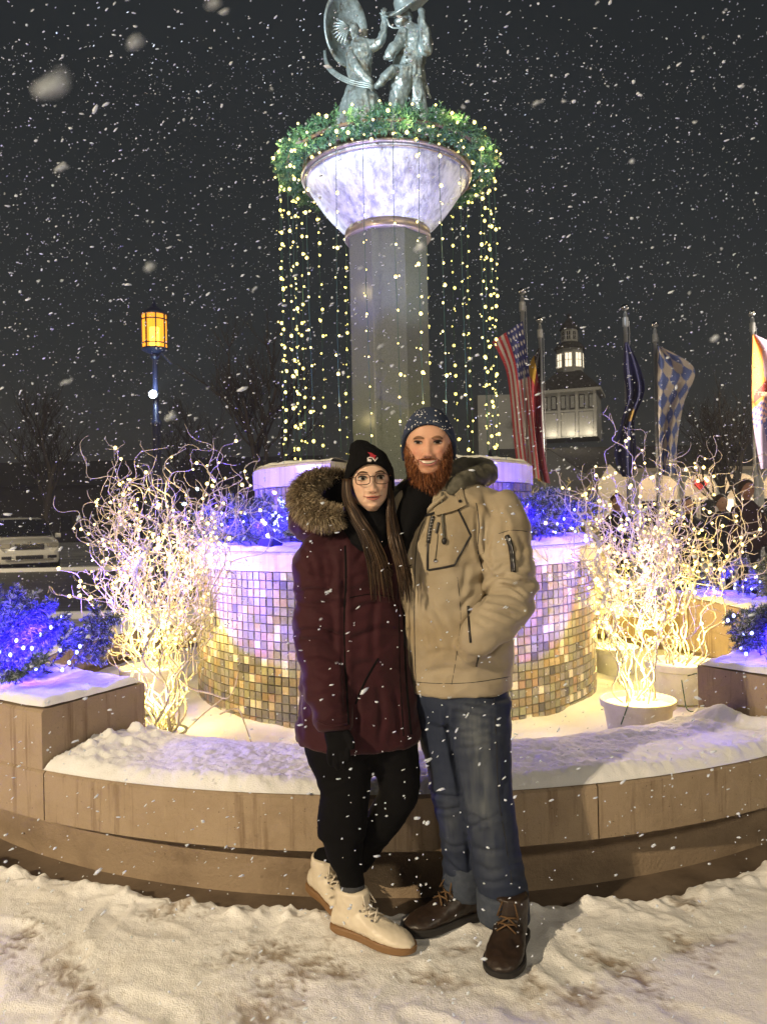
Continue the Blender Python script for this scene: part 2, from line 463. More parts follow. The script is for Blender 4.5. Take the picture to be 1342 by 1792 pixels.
TILE = []
for i, (c, rg) in enumerate([((.20, .19, .17), .35), ((.27, .22, .15), .35), ((.16, .16, .16), .3), ((.34, .26, .17), .4), ((.24, .25, .22), .35), ((.36, .25, .19), .4),
                             ((.70, .66, .58), .35), ((.10, .10, .115), .3), ((.45, .37, .25), .4), ((.28, .27, .27), .35), ((.30, .30, .20), .35)]):
    TILE.append(mat("mosaic_tile_%s" % "abcdefghijk"[i], c, rg, spec=.5, var=(55, tuple(x * .72 for x in c), .42, .66), bump=[(120, .25, .003)]))
tw = [16, 16, 9, 10, 14, 8, 9, 5, 8, 14, 9]
tp = 2.045
tile_me = None
def tile_mesh(w, h):
    b = MB(); b.box((0, 0, 0), (w, .012, h), taper=1)
    me = bpy.data.meshes.new("tile"); 
    e = .003
    vs = [(-w/2, .006, -h/2), (w/2, .006, -h/2), (w/2, .006, h/2), (-w/2, .006, h/2), (-w/2+e, -.006, -h/2+e), (w/2-e, -.006, -h/2+e), (w/2-e, -.006, h/2-e), (-w/2+e, -.006, h/2-e)]
    fs = [(4, 5, 6, 7), (0, 1, 5, 4), (1, 2, 6, 5), (2, 3, 7, 6), (3, 0, 4, 7)]
    me.from_pydata(vs, [], fs); me.materials.append(TILE[0]); me.update()
    return me, vs, fs
def drum_tiles(parent, r, z0, z1, pitch_deg, ph, arcs, single_max, visible):
    me, tv, tf = tile_mesh(r * R(pitch_deg) - .0026, ph - .0026)
    rows = int((z1 - z0) / ph)
    cand = []
    for (a0, a1) in arcs:
        na = int((a1 - a0) / pitch_deg)
        for c in range(na):
            for w in range(rows):
                a = a0 + (c + .5) * pitch_deg; z = z1 - (w + .5) * ph
                cand.append((a, z, rnd.choices(range(11), tw)[0], rnd.uniform(-.002, .002)))
    cand.sort(key=lambda t: (0 if visible(t[0], t[1]) else 1, abs(t[0])))
    rest = MB()
    for n_, (a, z, mi, off) in enumerate(cand):
        p = pol(r + .004 + off, a, z)
        tl = R(rnd.uniform(-.8, .8))
        rot = Matrix.Rotation(R(a), 4, 'Z') @ Matrix.Rotation(tl, 4, 'X')
        if n_ < single_max:
            o = bpy.data.objects.new("tile", me); COL.objects.link(o); o.parent = parent
            o.matrix_world = Matrix.Translation(p) @ rot
            o.matrix_basis = Matrix.Translation(p) @ rot
            o.material_slots[0].link = 'OBJECT'; o.material_slots[0].material = TILE[mi]
        else:
            mx = Matrix.Translation(p) @ rot
            rest.add([mx @ Vector(v) for v in tv], tf, mi)
    rest.build("mosaic_tiles", TILE, parent, kind="stuff", recalc=False)
def vis_low(a, z):
    p = pol(T1R, a, z); d = (p - CAM).dot(FWD)
    x = CX + F_PX * (p - CAM).dot(RIGHT) / d; y = CY - F_PX * (p - CAM).dot(UP) / d
    return (385 < x < 518 or 905 < x < 1040) and y < 1290
drum_tiles(low, T1R, T1Z0, T1Z1, tp, .0555, [(-96, 96)], 280, vis_low)
def vis_up(a, z):
    p = pol(T2R, a, z); d = (p - CAM).dot(FWD)
    x = CX + F_PX * (p - CAM).dot(RIGHT) / d; y = CY - F_PX * (p - CAM).dot(UP) / d
    return (450 < x < 520 or 860 < x < 935) and y < 905
drum_tiles(up_d, T2R, 1.26, T2Z1, 2.6, .0615, [(23, 96), (-96, -23)], 60, vis_up)

# ---- column, bowl, platform
def octo(r, z, rot=22.5):
    return [pol(r, rot + 45 * i, z) for i in range(8)]
cb = MB(); rc = .335
cb.rings([octo(rc, 1.62), octo(rc, 3.80)])
colm = cb.build("column", M['granite'], fountain, bevel=.006)
M['bowl'] = mat("spun_metal_bowl", (.50, .52, .56), .55, metal=.35, var=[(16.0, (.24, .25, .30), .42, .62, (1, 1, .10)), (5.0, (.62, .63, .66), .5, .7)], bump=[(30, .8, .012, (1, 1, .10)), (90, .3, .004)])
M['copper'] = mat("dull_copper_band", (.34, .28, .25), .4, metal=.7, var=(20, (.26, .23, .21), .4, .6))
prof = [(.335, 3.775), (.40, 3.83), (.475, 3.91), (.545, 4.0), (.605, 4.09), (.645, 4.16), (.662, 4.20)]
bw = MB(); bw.lathe(prof, FC, 96); bw.lathe([(.662, 4.20), (.64, 4.21), (.2, 4.22)], FC, 96)
bowl = bw.build("bowl", M['bowl'], fountain, smooth='angle')
def torus(mb, Rr, z, r, n=72, k=10):
    mb.lathe([(Rr + r * math.cos(2 * math.pi * i / k), z + r * math.sin(2 * math.pi * i / k)) for i in range(k + 1)], FC, n)
rm = MB(); torus(rm, .675, 4.205, .017); torus(rm, .668, 4.165, .007); rm.build("bowl_rim", M['copper'], bowl, smooth=True)
rb = MB(); rb.lathe([(.30, 3.70), (.345, 3.705), (.352, 3.715), (.345, 3.77), (.332, 3.776)], FC, 64); rb.build("bowl_collar", M['copper'], bowl, smooth=True)
pf = MB(); pf.lathe([(.30, 4.2), (.32, 4.24), (.66, 4.25), (.68, 4.26), (.68, 4.285), (.66, 4.295), (.02, 4.30)], FC, 64); pf.build("statue_platform", M['copper'], fountain, smooth='angle')

# ---- assumed flood lights of the fountain (unseen small fixtures among the boughs, on ledge and planters)
def flood(loc, target, power, col, angle, blend, label):
    loc = Vector(loc); d = (Vector(target) - loc).normalized()
    q = d.to_track_quat('-Z', 'Y').to_matrix()
    e = empty("assumed_flood_light", loc, label, "flood light", "assumed fountain flood lights")
    b = MB(); b.box(loc - d * .05, (.13, .09, .06), q, bevel=0) if False else b.box(loc - d * .05, (.13, .09, .06), q)
    b.build("housing", M['black_metal'], e, bevel=.006)
    b = MB(); b.box(loc - d * .0185, (.115, .075, .003), q)
    b.build("lens", mat("flood_lens", (.2, .2, .3), .2, emit=(col, 2.0)), e)
    b = MB(); b.tube([loc - d * .07 + q @ Vector((-.075, 0, 0)), loc + q @ Vector((-.08, 0, 0)) - Vector((0, 0, .07)), loc + q @ Vector((.08, 0, 0)) - Vector((0, 0, .07)), loc - d * .07 + q @ Vector((.075, 0, 0))], .006)
    b.build("bracket", M['black_metal'], e)
    s = spot_light("assumed_flood_beam", loc + d * .002, target, power, col, angle, blend)
VIO = (.20, .12, 1.0)
# ================================================================== organic helper
def ringpx(cx, cy, hw, dr, d, n=24, sq=2.0, tw=0.0, dd=0.0):
    """level ring round the point seen at (cx, cy): half width hw photo pixels, depth radius dr metres"""
    c = P(cx, cy, d); rx = float(hw) / F_PX * d; dr = float(dr); dd = float(dd); out = []
    c = c + Vector((0, dd, 0))
    ct, st = math.cos(tw), math.sin(tw)
    for j in range(n):
        a = 2 * math.pi * j / n; ca, sa = math.cos(a), math.sin(a)
        x = rx * math.copysign(abs(ca) ** (2 / sq), ca); y = dr * math.copysign(abs(sa) ** (2 / sq), sa)
        out.append(c + Vector((x * ct - y * st, x * st + y * ct, 0)))
    return out
def spline(pts, n):
    """Catmull-Rom through tuples (any length)"""
    pts = [np.array(p, float) for p in pts]; out = []
    m_ = len(pts) - 1
    for i in range(n):
        t = i / (n - 1) * m_; k = min(int(t), m_ - 1); u = t - k
        p0, p1, p2, p3 = pts[max(k - 1, 0)], pts[k], pts[k + 1], pts[min(k + 2, m_)]
        out.append(.5 * ((2 * p1) + (-p0 + p2) * u + (2 * p0 - 5 * p1 + 4 * p2 - p3) * u * u + (-p0 + 3 * p1 - 3 * p2 + p3) * u ** 3))
    return out
def loftpx(mb, keys, d, n=24, steps=None, sq=2.0):
    """keys: (cx, cy, hw, dr[, dd]) -> smooth loft of level rings"""
    keys = [tuple(k) + ((0.0,) if len(k) == 4 else ()) for k in keys]
    ks = spline(keys, steps or len(keys) * 5)
    mb.rings([ringpx(k[0], k[1], max(k[2], .3), max(k[3], .002), d, n, sq, 0, k[4]) for k in ks])
def limbpx(mb, keys, n=14, steps=None, flat=1.0, wob=None):
    """keys: (px, py, depth, radius m) -> tapering limb along a path"""
    ks = spline(keys, steps or len(keys) * 6)
    pts = [P(k[0], k[1], k[2]) for k in ks]; rad = [max(float(k[3]), .002) for k in ks]
    if wob:
        rad = [r * (1 + wob[0] * math.sin(wob[1] * i + wob[2])) for i, r in enumerate(rad)]
    mb.tube(pts, rad, n, flat=flat)
def organic(name, mb, voxel, mt, parent=None, smooth=4, disp=None, factor=.5, **k):
    o = mb.build(name, mt, parent, smooth=True, **k)
    bake(o, [('REMESH', dict(mode='VOXEL', voxel_size=voxel, use_smooth_shade=True)), ('SMOOTH', dict(factor=factor, iterations=smooth))])
    if disp:
        me = o.data; co = get_co(me); no = get_no(me)
        dv = np.array([disp(Vector(c)) for c in co], np.float32)
        set_co(me, co + no * dv[:, None])
    o.data.polygons.foreach_set("use_smooth", [True] * len(o.data.polygons))
    return o

# ================================================================== greenery
def needles(pts, dirs, nper, length, width, q, spread=1.0, mats=2):
    """flat needle triangles round each sample point; returns verts, faces, mi"""
    n = len(pts) * nper
    p = np.repeat(np.array(pts, float), nper, 0); t = np.repeat(np.array(dirs, float), nper, 0)
    rv = q.normal(size=(n, 3)); rv -= t * (rv * t).sum(1, keepdims=True); rv /= np.linalg.norm(rv, axis=1, keepdims=True) + 1e-9
    d = t * q.uniform(.35, .9, (n, 1)) + rv * spread * q.uniform(.7, 1.1, (n, 1)); d /= np.linalg.norm(d, axis=1, keepdims=True)
    w = np.cross(d, q.normal(size=(n, 3))); w /= np.linalg.norm(w, axis=1, keepdims=True) + 1e-9
    L = length * q.uniform(.6, 1.15, (n, 1)); hw = width * .5
    p = p + q.normal(size=(n, 3)) * .002
    v = np.stack([p - w * hw, p + w * hw, p + d * L + w * hw * .5, p + d * L - w * hw * .5], 1).reshape(-1, 3)
    f = np.arange(4 * n).reshape(-1, 4)
    return v, f, q.choice(mats, n, p=[.68, .32] if mats == 2 else None)
M['needle'] = mat("dark_fir_needles", (.045, .075, .055), .6)
M['needle_frost'] = mat("frosted_fir_needles", (.38, .42, .44), .7)
M['needle_green'] = mat("garland_needles", (.035, .12, .055), .55)
M['needle_green2'] = mat("garland_needles_pale", (.12, .26, .14), .55)
M['bark'] = mat("twig_bark", (.10, .07, .05), .8)

def bough_mesh(seed, L=.42, n_tw=11, frost=True):
    q = np.random.default_rng(seed); qr = random.Random(seed)
    pts, dirs = [], []; wood = MB()
    def walk(p, d, ln, droop, k):
        out = [np.array(p, float)]; dv = np.array(d, float)
        for i in range(k):
            dv = dv + np.array([qr.uniform(-.09, .09), qr.uniform(-.09, .09), qr.uniform(-.07, .09) - droop]); dv /= np.linalg.norm(dv)
            out.append(out[-1] + dv * ln / k)
        return out
    main = walk((0, 0, 0), (1, 0, .45), L, .06, 12)
    lines = [main]
    for i in range(n_tw):
        k = 2 + int(10 * i / n_tw); s = 1 if i % 2 else -1
        t = main[min(k + 1, 12)] - main[k - 1]; t = t / np.linalg.norm(t)
        side = np.cross(t, (0, 0, 1)) * s
        d = t * .75 + side * qr.uniform(.5, .9) + np.array((0, 0, qr.uniform(-.1, .35))); d /= np.linalg.norm(d)
        tw_ = walk(main[k], d, L * qr.uniform(.28, .5) * (1.1 - .5 * i / n_tw), .03, 7); lines.append(tw_)
        for s2 in (-1, 1):
            d2 = d * .8 + np.cross(d, (0, 0, 1)) * s2 * .6; d2 /= np.linalg.norm(d2)
            lines.append(walk(tw_[3], d2, L * .14, .02, 4))
    for l_ in lines:
        wood.tube([Vector(a) for a in l_], [.004 * (1 - .7 * i / len(l_)) for i in range(len(l_))], 4)
        for a, b in zip(l_[:-1], l_[1:]):
            t = (b - a) / (np.linalg.norm(b - a) + 1e-9)
            for u in (0, .25, .5, .75): pts.append(a + (b - a) * u); dirs.append(t)
    v, f, mi = needles(pts, dirs, 5, .026, .0042, q)
    wv = np.array(wood.v, float); wf = [list(x) for x in wood.f if len(x) == 4]
    wf = np.array(wf) + len(v)
    V = np.concatenate([v, wv]); F = np.concatenate([f, wf]); MI = np.concatenate([mi, np.full(len(wf), 2)])
    return V, F, MI
BOUGHS = []
for s in (21, 22, 23):
    V, F, MI = bough_mesh(s)
    o = np_mesh("bough", V, F, [M['needle'], M['needle_frost'], M['bark']], mi=MI)
    BOUGHS.append(o.data); bpy.data.objects.remove(o)

def pine_bed(loc, spots, bulbs, label, lights, blabel, seed=0):
    """spots: (point, yaw deg, pitch deg, scale)"""
    q = random.Random(seed)
    e = empty("pine_boughs", loc, label, "pine boughs")
    inv = Matrix.Translation(e.location).inverted()
    for i, (p, yaw, pit, s) in enumerate(spots):
        o = bpy.data.objects.new("bough", BOUGHS[i % 3]); COL.objects.link(o); o.parent = e
        o.matrix_basis = inv @ Matrix.Translation(p) @ Matrix.Rotation(R(yaw), 4, 'Z') @ Matrix.Rotation(R(-pit), 4, 'Y') @ Matrix.Rotation(R(q.uniform(-40, 40)), 4, 'X') @ Matrix.Diagonal((s, s, s, 1))
    l = empty("blue_string_lights", loc, blabel, "string lights")
    wp = sorted(bulbs, key=lambda b: b[0]); w = MB(); bb = MB()
    w.tube([Vector(b) for b in wp], .002, 4)
    for b in wp: bb.sphere(b, .0075, 8, 6, sc=(1, 1, 1.3))
    w.build("wire", M['wire'], l); bb.build("bulbs", M['bulb_blue'], l, smooth=True, kind="stuff")
    for p, pw in lights:
        for _ in range(2): point_light("blue_bulb_light", p + Vector((q.uniform(-.09, .09), q.uniform(-.09, .05), q.uniform(-.07, .06))), pw * 4.6, (.026, .008, 1.0), .02)

def ring_spots(r0, r1, a0, a1, z, n, q, up=(8, 55), sc=(.7, 1.1)):
    out = []
    for i in range(n):
        a = a0 + (a1 - a0) * (i + q.random()) / n; r = q.uniform(r0, r1)
        out.append((pol(r, a, z + q.uniform(0, .05)), q.uniform(-180, 180), q.uniform(*up), q.uniform(*sc)))
    return out
q = random.Random(5)
def rb(r0, r1, a0, a1, z0, z1, n): return [pol(q.uniform(r0, r1), q.uniform(a0, a1), q.uniform(z0, z1)) for _ in range(n)]
def rl(r, a0, a1, z, n, pw): return [(pol(r + q.uniform(-.06, .06), a0 + (a1 - a0) * (i + .5) / n, z + q.uniform(-.03, .05)), pw) for i in range(n)]
pine_bed(pol(3.05, -40, .69), ring_spots(2.85, 3.22, -58, -34.5, .69, 38, q, (5, 50), (.75, 1.15)), rb(2.85, 3.2, -54, -32, .74, .98, 44),
         "snowy fir boughs with blue lights heaped on the left planter block", rl(3.14, -54, -33, .88, 12, 2.2), "blue lights strung through the fir boughs on the left planter block", 1)
pine_bed(pol(3.05, 36, .69), ring_spots(2.85, 3.2, 36, 50, .69, 14, q, (10, 60), (.7, 1.0)), rb(2.88, 3.2, 34, 46, .74, .95, 18),
         "fir boughs with blue lights on the right planter block at the edge", rl(3.05, 35.5, 45, .82, 3, 2.0), "blue lights in the fir boughs on the right planter block", 2)
pine_bed(pol(1.34, -50, 1.28), ring_spots(1.2, 1.5, -92, -18, 1.27, 38, q, (10, 65), (.55, .85)), rb(1.22, 1.5, -88, -20, 1.32, 1.52, 46),
         "fir boughs glowing blue on the left side of the drum ledge", rl(1.47, -84, -24, 1.43, 8, 1.6), "blue lights in the fir boughs on the drum ledge left of the woman", 3)
pine_bed(pol(1.34, 50, 1.28), ring_spots(1.2, 1.5, 20, 100, 1.27, 36, q, (15, 70), (.55, .9)), rb(1.22, 1.5, 22, 92, 1.32, 1.55, 40),
         "frosted fir boughs with blue lights on the right side of the drum ledge", rl(1.46, 26, 90, 1.44, 7, 1.4), "blue lights in the fir boughs on the drum ledge right of the man", 4)
pine_bed(pol(3.05, 106, .69), ring_spots(2.9, 3.2, 90, 110, .69, 12, q, (10, 60), (.6, .95)), rb(2.9, 3.2, 92, 110, .74, .92, 14),
         "frosted fir boughs on the raised block behind the right planter", rl(3.05, 94, 108, .82, 3, 1.2), "blue lights in the fir boughs on the far right block", 5)

# ---- wreath round the platform
def wreath():
    e = empty("wreath", (FC.x, FC.y, 4.28), "green fir wreath with warm lights round the fountain bowl", "wreath")
    g = np.random.default_rng(3); pts, dirs = [], []
    wd = MB()
    for i in range(1150):
        a = g.uniform(0, 360); ph = g.uniform(0, 2 * math.pi)
        rr = .062 * math.sqrt(g.uniform(.05, 1))
        base = pol(.80 + rr * math.cos(ph), a, 4.285 + rr * math.sin(ph) * 1.1)
        tang = Vector((math.cos(R(a)), math.sin(R(a)), 0)) * (1 if g.random() < .7 else -1)
        outv = Vector((math.sin(R(a)) * math.cos(ph), -math.cos(R(a)) * math.cos(ph), math.sin(ph)))
        d = (tang * .7 + outv * .8 + Vector(g.normal(size=3) * .25)).normalized()
        L = g.uniform(.035, .082)
        for t in np.linspace(0, 1, 5): pts.append(base + d * L * t); dirs.append(d)
    v, f, mi = needles(pts, dirs, 6, .030, .0052, g, 1.0)
    np_mesh("needles", v, f, [M['needle_green'], M['needle_green2']], e, mi=mi, kind="stuff")
    torus(wd, .80, 4.285, .014, 64, 8); wd.build("wreath_ring", M['bark'], e, smooth=True)
    l = empty("wreath_lights", (FC.x, FC.y, 4.28), "warm white lights wound through the fir wreath on the bowl", "string lights")
    w = MB(); b = MB(); wp = []
    for i in range(120):
        a = 3 * i + rnd.uniform(-1, 1); ph = i * 1.7
        p = pol(.80 + .125 * math.cos(ph), a, 4.285 + .12 * math.sin(ph)); wp.append(p)
        b.sphere(p, .0085 if i % 3 else .013, 8, 6)
    w.tube(wp, .002, 4); w.build("wire", M['wire'], l); b.build("bulbs", M['bulb_warm'], l, smooth=True, kind="stuff")
    for i in range(14):
        point_light("wreath_bulb_light", pol(.93, i * 360 / 14 + 8, 4.33 if i % 2 else 4.20), 2.3, (1, .80, .30), .03)
wreath()

# ---- curtain of light strands
def strands():
    n = 26; L0 = 2.34
    for i in range(n):
        a = 360 / n * i + rnd.uniform(-3.5, 3.5)
        r = rnd.uniform(.82, .88); p = pol(r, a, 4.25)
        aa = ((a + 180) % 360) - 180
        lab = ("strand of warm lights hanging across the bowl in front of the column" if abs(aa) < 48 else "strand of warm lights hanging behind the granite column" if abs(aa) > 140 else
               "strand of warm lights hanging in the curtain left of the column" if aa < 0 else "strand of warm lights hanging in the curtain right of the column")
        e = empty("light_strand", (p.x, p.y, 1.9), lab, "string lights", "light strands of the curtain")
        w = MB(); b = MB(); pts = []
        L = L0 + rnd.uniform(-.05, .08); ph = rnd.uniform(0, 6)
        for k in range(24):
            t = k / 23
            pts.append(p + Vector((.008 * math.sin(5 * t + ph), .008 * math.cos(4 * t + ph), -L * t)))
        w.tube(pts, .0022, 4)
        z = rnd.uniform(.03, .12)
        front = abs(((a + 180) % 360) - 180) < 48
        while z < L:
            k = min(int(z / L * 23), 22); c = pts[k].lerp(pts[k + 1], z / L * 23 - k)
            s = rnd.choice((.0055, .008, .0125)) if not front else rnd.choice((.0055, .008, .0120))
            c2 = c + Vector((rnd.uniform(-.014, .014), rnd.uniform(-.012, .012), 0))
            b.sphere(c2, s, 8, 6, sc=(1, 1, 1.15))
            if rnd.random() < .35: b.sphere(c2 + Vector((rnd.uniform(-.03, .03), 0, rnd.uniform(-.02, .02))), s * .55, 6, 4)
            z += rnd.uniform(.075, .19) * (1.35 if front else 1.0)
        w.build("wire", M['wire'], e); b.build("bulbs", M['bulb_warm'], e, smooth=True, kind="stuff")
    for i in range(8):
        for z in (2.3, 3.4):
            point_light("strand_bulb_light", pol(.86, 45 * i + 18, z), 1.0, (1, .80, .36), .04)
strands()

# ================================================================== curly willows in pots
M['willow'] = mat("frosted_willow_bark", (.55, .52, .46), .7, var=(30, (.34, .28, .20), .42, .66))
M['pot_white'] = mat("white_plastic_pot", (.62, .62, .62), .4, var=(12, (.5, .5, .48), .45, .7))
M['pot_dark'] = mat("dark_plastic_pot", (.05, .055, .045), .4)
M['leaf'] = mat("green_leaf", (.05, .14, .04), .5)
def curl(p, d, L, k, amp, q, pull=(0, 0, 0)):
    out = [Vector(p)]; d = Vector(d).normalized()
    f1, f2 = q.uniform(5, 11), q.uniform(5, 11); p1, p2 = q.uniform(0, 6.3), q.uniform(0, 6.3)
    u = d.orthogonal().normalized(); w = d.cross(u)
    for i in range(k):
        s = i / k * L
        dd = (d + u * amp * math.sin(f1 * 2.2 * s + p1) + w * amp * math.cos(f2 * 2.2 * s + p2) + Vector((q.uniform(-.25, .25), q.uniform(-.25, .25), q.uniform(-.2, .2))) * amp).normalized()
        d = (d + Vector(pull) / k).normalized()
        out.append(out[-1] + dd * L / k)
    return out
def willow(loc, pot_r, pot_h, H, spread, n, pot_mat, label, llabel, plabel, seed, nb=220, power=9, lean=(0, 0)):
    q = random.Random(seed); loc = Vector(loc)
    zt = loc.z + pot_h
    e = empty("curly_willow", (loc.x, loc.y, zt - .06), label, "willow")
    t = MB(); lines = []
    for i in range(n):
        a = q.uniform(0, 2 * math.pi); tl = spread * math.sqrt(q.random())
        d = Vector((math.cos(a) * tl + lean[0], math.sin(a) * tl + lean[1], 1))
        b0 = Vector((loc.x + math.cos(a) * pot_r * .45 * q.random(), loc.y + math.sin(a) * pot_r * .45 * q.random(), zt - .05))
        L = H * q.uniform(.55, 1.02)
        ln = curl(b0, d, L, 26, .62, q, (0, 0, .30)); r0 = q.uniform(.005, .0082)
        lines.append((ln, r0))
        t.tube(ln, [r0 * (1 - .72 * k / 26) for k in range(27)], 5)
        for j in range(9):
            k = q.randint(9, 26); tt = (ln[k] - ln[k - 1]).normalized()
            d2 = (tt + Vector((q.uniform(-1, 1), q.uniform(-1, 1), q.uniform(-.35, .9))) * .75)
            l2 = curl(ln[k], d2, q.uniform(.25, .62) * min(1, H / 1.3), 15, 1.05, q, (q.uniform(-.5, .5), q.uniform(-.5, .5), q.uniform(-.3, .5)))
            t.tube(l2, [.0031 * (1 - .5 * m_ / 15) for m_ in range(16)], 4); lines.append((l2, .004))
            if q.random() < .75:
                k = q.randint(4, 13)
                l3 = curl(l2[k], (l2[k] - l2[k - 1]).normalized() + Vector((q.uniform(-1, 1), q.uniform(-1, 1), q.uniform(-.6, .8))), q.uniform(.12, .28), 10, 1.0, q)
                t.tube(l3, [.0024 * (1 - .35 * m_ / 10) for m_ in range(11)], 4)
    t.build("branches", M['willow'], e, smooth=True, recalc=False, kind="stuff")
    le = empty("willow_lights", (loc.x, loc.y, zt), llabel, "string lights")
    b = MB(); w = MB(); hi = zt + H * .98
    for i in range(nb):
        ln, r0 = q.choice(lines); k = q.randint(0, len(ln) - 1)
        if r0 > .0045: k = int(k * q.uniform(.5, 1))
        c = ln[k]
        if q.random() > 1.15 - .45 * (c.z - zt) / H: continue
        c = c + Vector((q.uniform(-.012, .012), q.uniform(-.012, .012), q.uniform(-.01, .012)))
        b.sphere(c, q.choice((.0065, .008, .011)), 6, 5)
    for i in range(7):
        ln, r0 = lines[q.randrange(len(lines))]
        if r0 <= .0045: ln = max(lines, key=lambda x: x[1])[0]
        pts = []
        for k in range(0, len(ln)):
            aa = k * 2.1 + i; pts.append(ln[k] + Vector((math.cos(aa), math.sin(aa), 0)) * .013)
        w.tube(pts, .0018, 4)
    b.build("bulbs", M['bulb_hot'], le, smooth=True, recalc=False, kind="stuff"); w.build("wire", M['pot_white'], le)
    for i, fz in enumerate((.10, .30, .52, .74)):
        off = Vector((lean[0], lean[1], 0)) * H * fz
        s_ = .28 * spread * H * fz
        point_light("willow_bulb_light", Vector((loc.x + off.x + q.uniform(-s_, s_), loc.y + off.y - .04, zt + H * fz)), power * (3.2, 1.8, 1.1, .7)[i], (1, .72, .17), .07)
    pe = empty("plant_pot", loc, plabel, "pot")
    p = MB()
    p.lathe([(.02, 0), (pot_r * .80, 0), (pot_r * .82, .01), (pot_r * .95, pot_h * .80), (pot_r * 1.03, pot_h * .82), (pot_r * 1.06, pot_h * .98), (pot_r * 1.04, pot_h), (pot_r * .97, pot_h), (pot_r * .94, pot_h * .86), (.01, pot_h * .84)], loc, 40)
    p.build("pot_body", M[pot_mat], pe, smooth='angle')
    s = MB(); s.lathe([(pot_r * .95, pot_h * .86), (pot_r * .6, pot_h * .93), (.01, pot_h * .95)], loc, 24); s.build("snow_in_pot", M['snow'], pe, smooth=True)
    return e
willow((-1.36, 4.62, .14), .15, .07, 1.95, .44, 19, 'pot_dark', "curly willow branches wrapped in warm lights, front of the left pair", "warm lights wrapped round the front left curly willow", "low dark pot of the front left willow", 31, 260, 6.5, (-.03, -.03))
willow((-1.66, 5.45, .14), .21, .30, 1.75, .50, 16, 'pot_white', "curly willow branches with warm lights behind the front left willow", "warm lights on the rear left curly willow", "pale pot close to the drum's left side", 32, 200, 6, (.05, 0))
willow((1.46, 4.50, .14), .205, .23, 1.55, .34, 12, 'pot_white', "curly willow in the front white pot right of the drum", "warm lights wrapped round the willow in the front right pot", "white plastic pot with curly willow, nearest on the right", 33, 200, 5.5, (.03, 0))
willow((2.06, 5.40, .14), .23, .27, 1.88, .42, 16, 'pot_white', "tall curly willow in the white pot beside the right planter block", "warm lights on the tall willow beside the right planter block", "larger white pot beside the right planter block", 34, 260, 6.5, (.10, -.02))
willow((1.86, 6.35, .14), .2, .22, 1.25, .34, 10, 'pot_white', "curly willow close behind the drum's right side", "warm lights on the willow close behind the drum's right side", "pale pot behind the drum's right side", 35, 160, 5, (.02, 0))
willow((1.72, 7.75, .14), .2, .2, 1.55, .30, 12, 'pot_dark', "curly willow rising behind the blue boughs right of the man", "cluster of warm lights behind the blue boughs right of the man", "dark pot on the far side of the fountain", 36, 150, 6, (.05, 0))
# one low branch reaching across the drum at the left
b = MB(); q = random.Random(9)
l1 = [P(*k) for k in ((292, 1165, 4.55), (330, 1202, 4.5), (372, 1215, 4.45), (398, 1222, 4.42), (412, 1200, 4.42), (418, 1170, 4.42))]
b.tube([Vector(x) for x in spline(l1, 18)], [.006 - .00022 * i for i in range(18)], 6)
b.tube([Vector(x) for x in spline([P(*k) for k in ((390, 1222, 4.43), (350, 1255, 4.45), (315, 1290, 4.45))], 9)], [.005 - .0003 * i for i in range(9)], 5)
b.tube([Vector(x) for x in spline([P(*k) for k in ((385, 1250, 4.46), (415, 1240, 4.45), (428, 1265, 4.44), (441, 1303, 4.44))], 12)], [.005 - .0002 * i for i in range(12)], 5)
b.build("willow_twig", M['willow'], smooth=True, label="stray willow twig reaching low across the drum's left side", cat="twig")
def cable(pts, r, label):
    mb = MB(); mb.tube([Vector(x) for x in spline(pts, 30)], r, 6)
    mb.build("extension_cord", M['wire'], label=label, cat="cord", smooth=True)
cable([P(1102, 1222, 4.40), P(1098, 1235, 4.30), P(1092, 1252, 4.27), P(1086, 1268, 4.26)], .004, "dark cord hanging over the rim of the front right pot")
cable([P(1196, 1185, 5.2), P(1225, 1180, 5.12), P(1232, 1215, 5.1), P(1226, 1240, 5.05), P(1203, 1243, 5.0), P(1196, 1215, 5.05), P(1192, 1190, 5.12)], .004, "dark cord looped in front of the larger white pot")

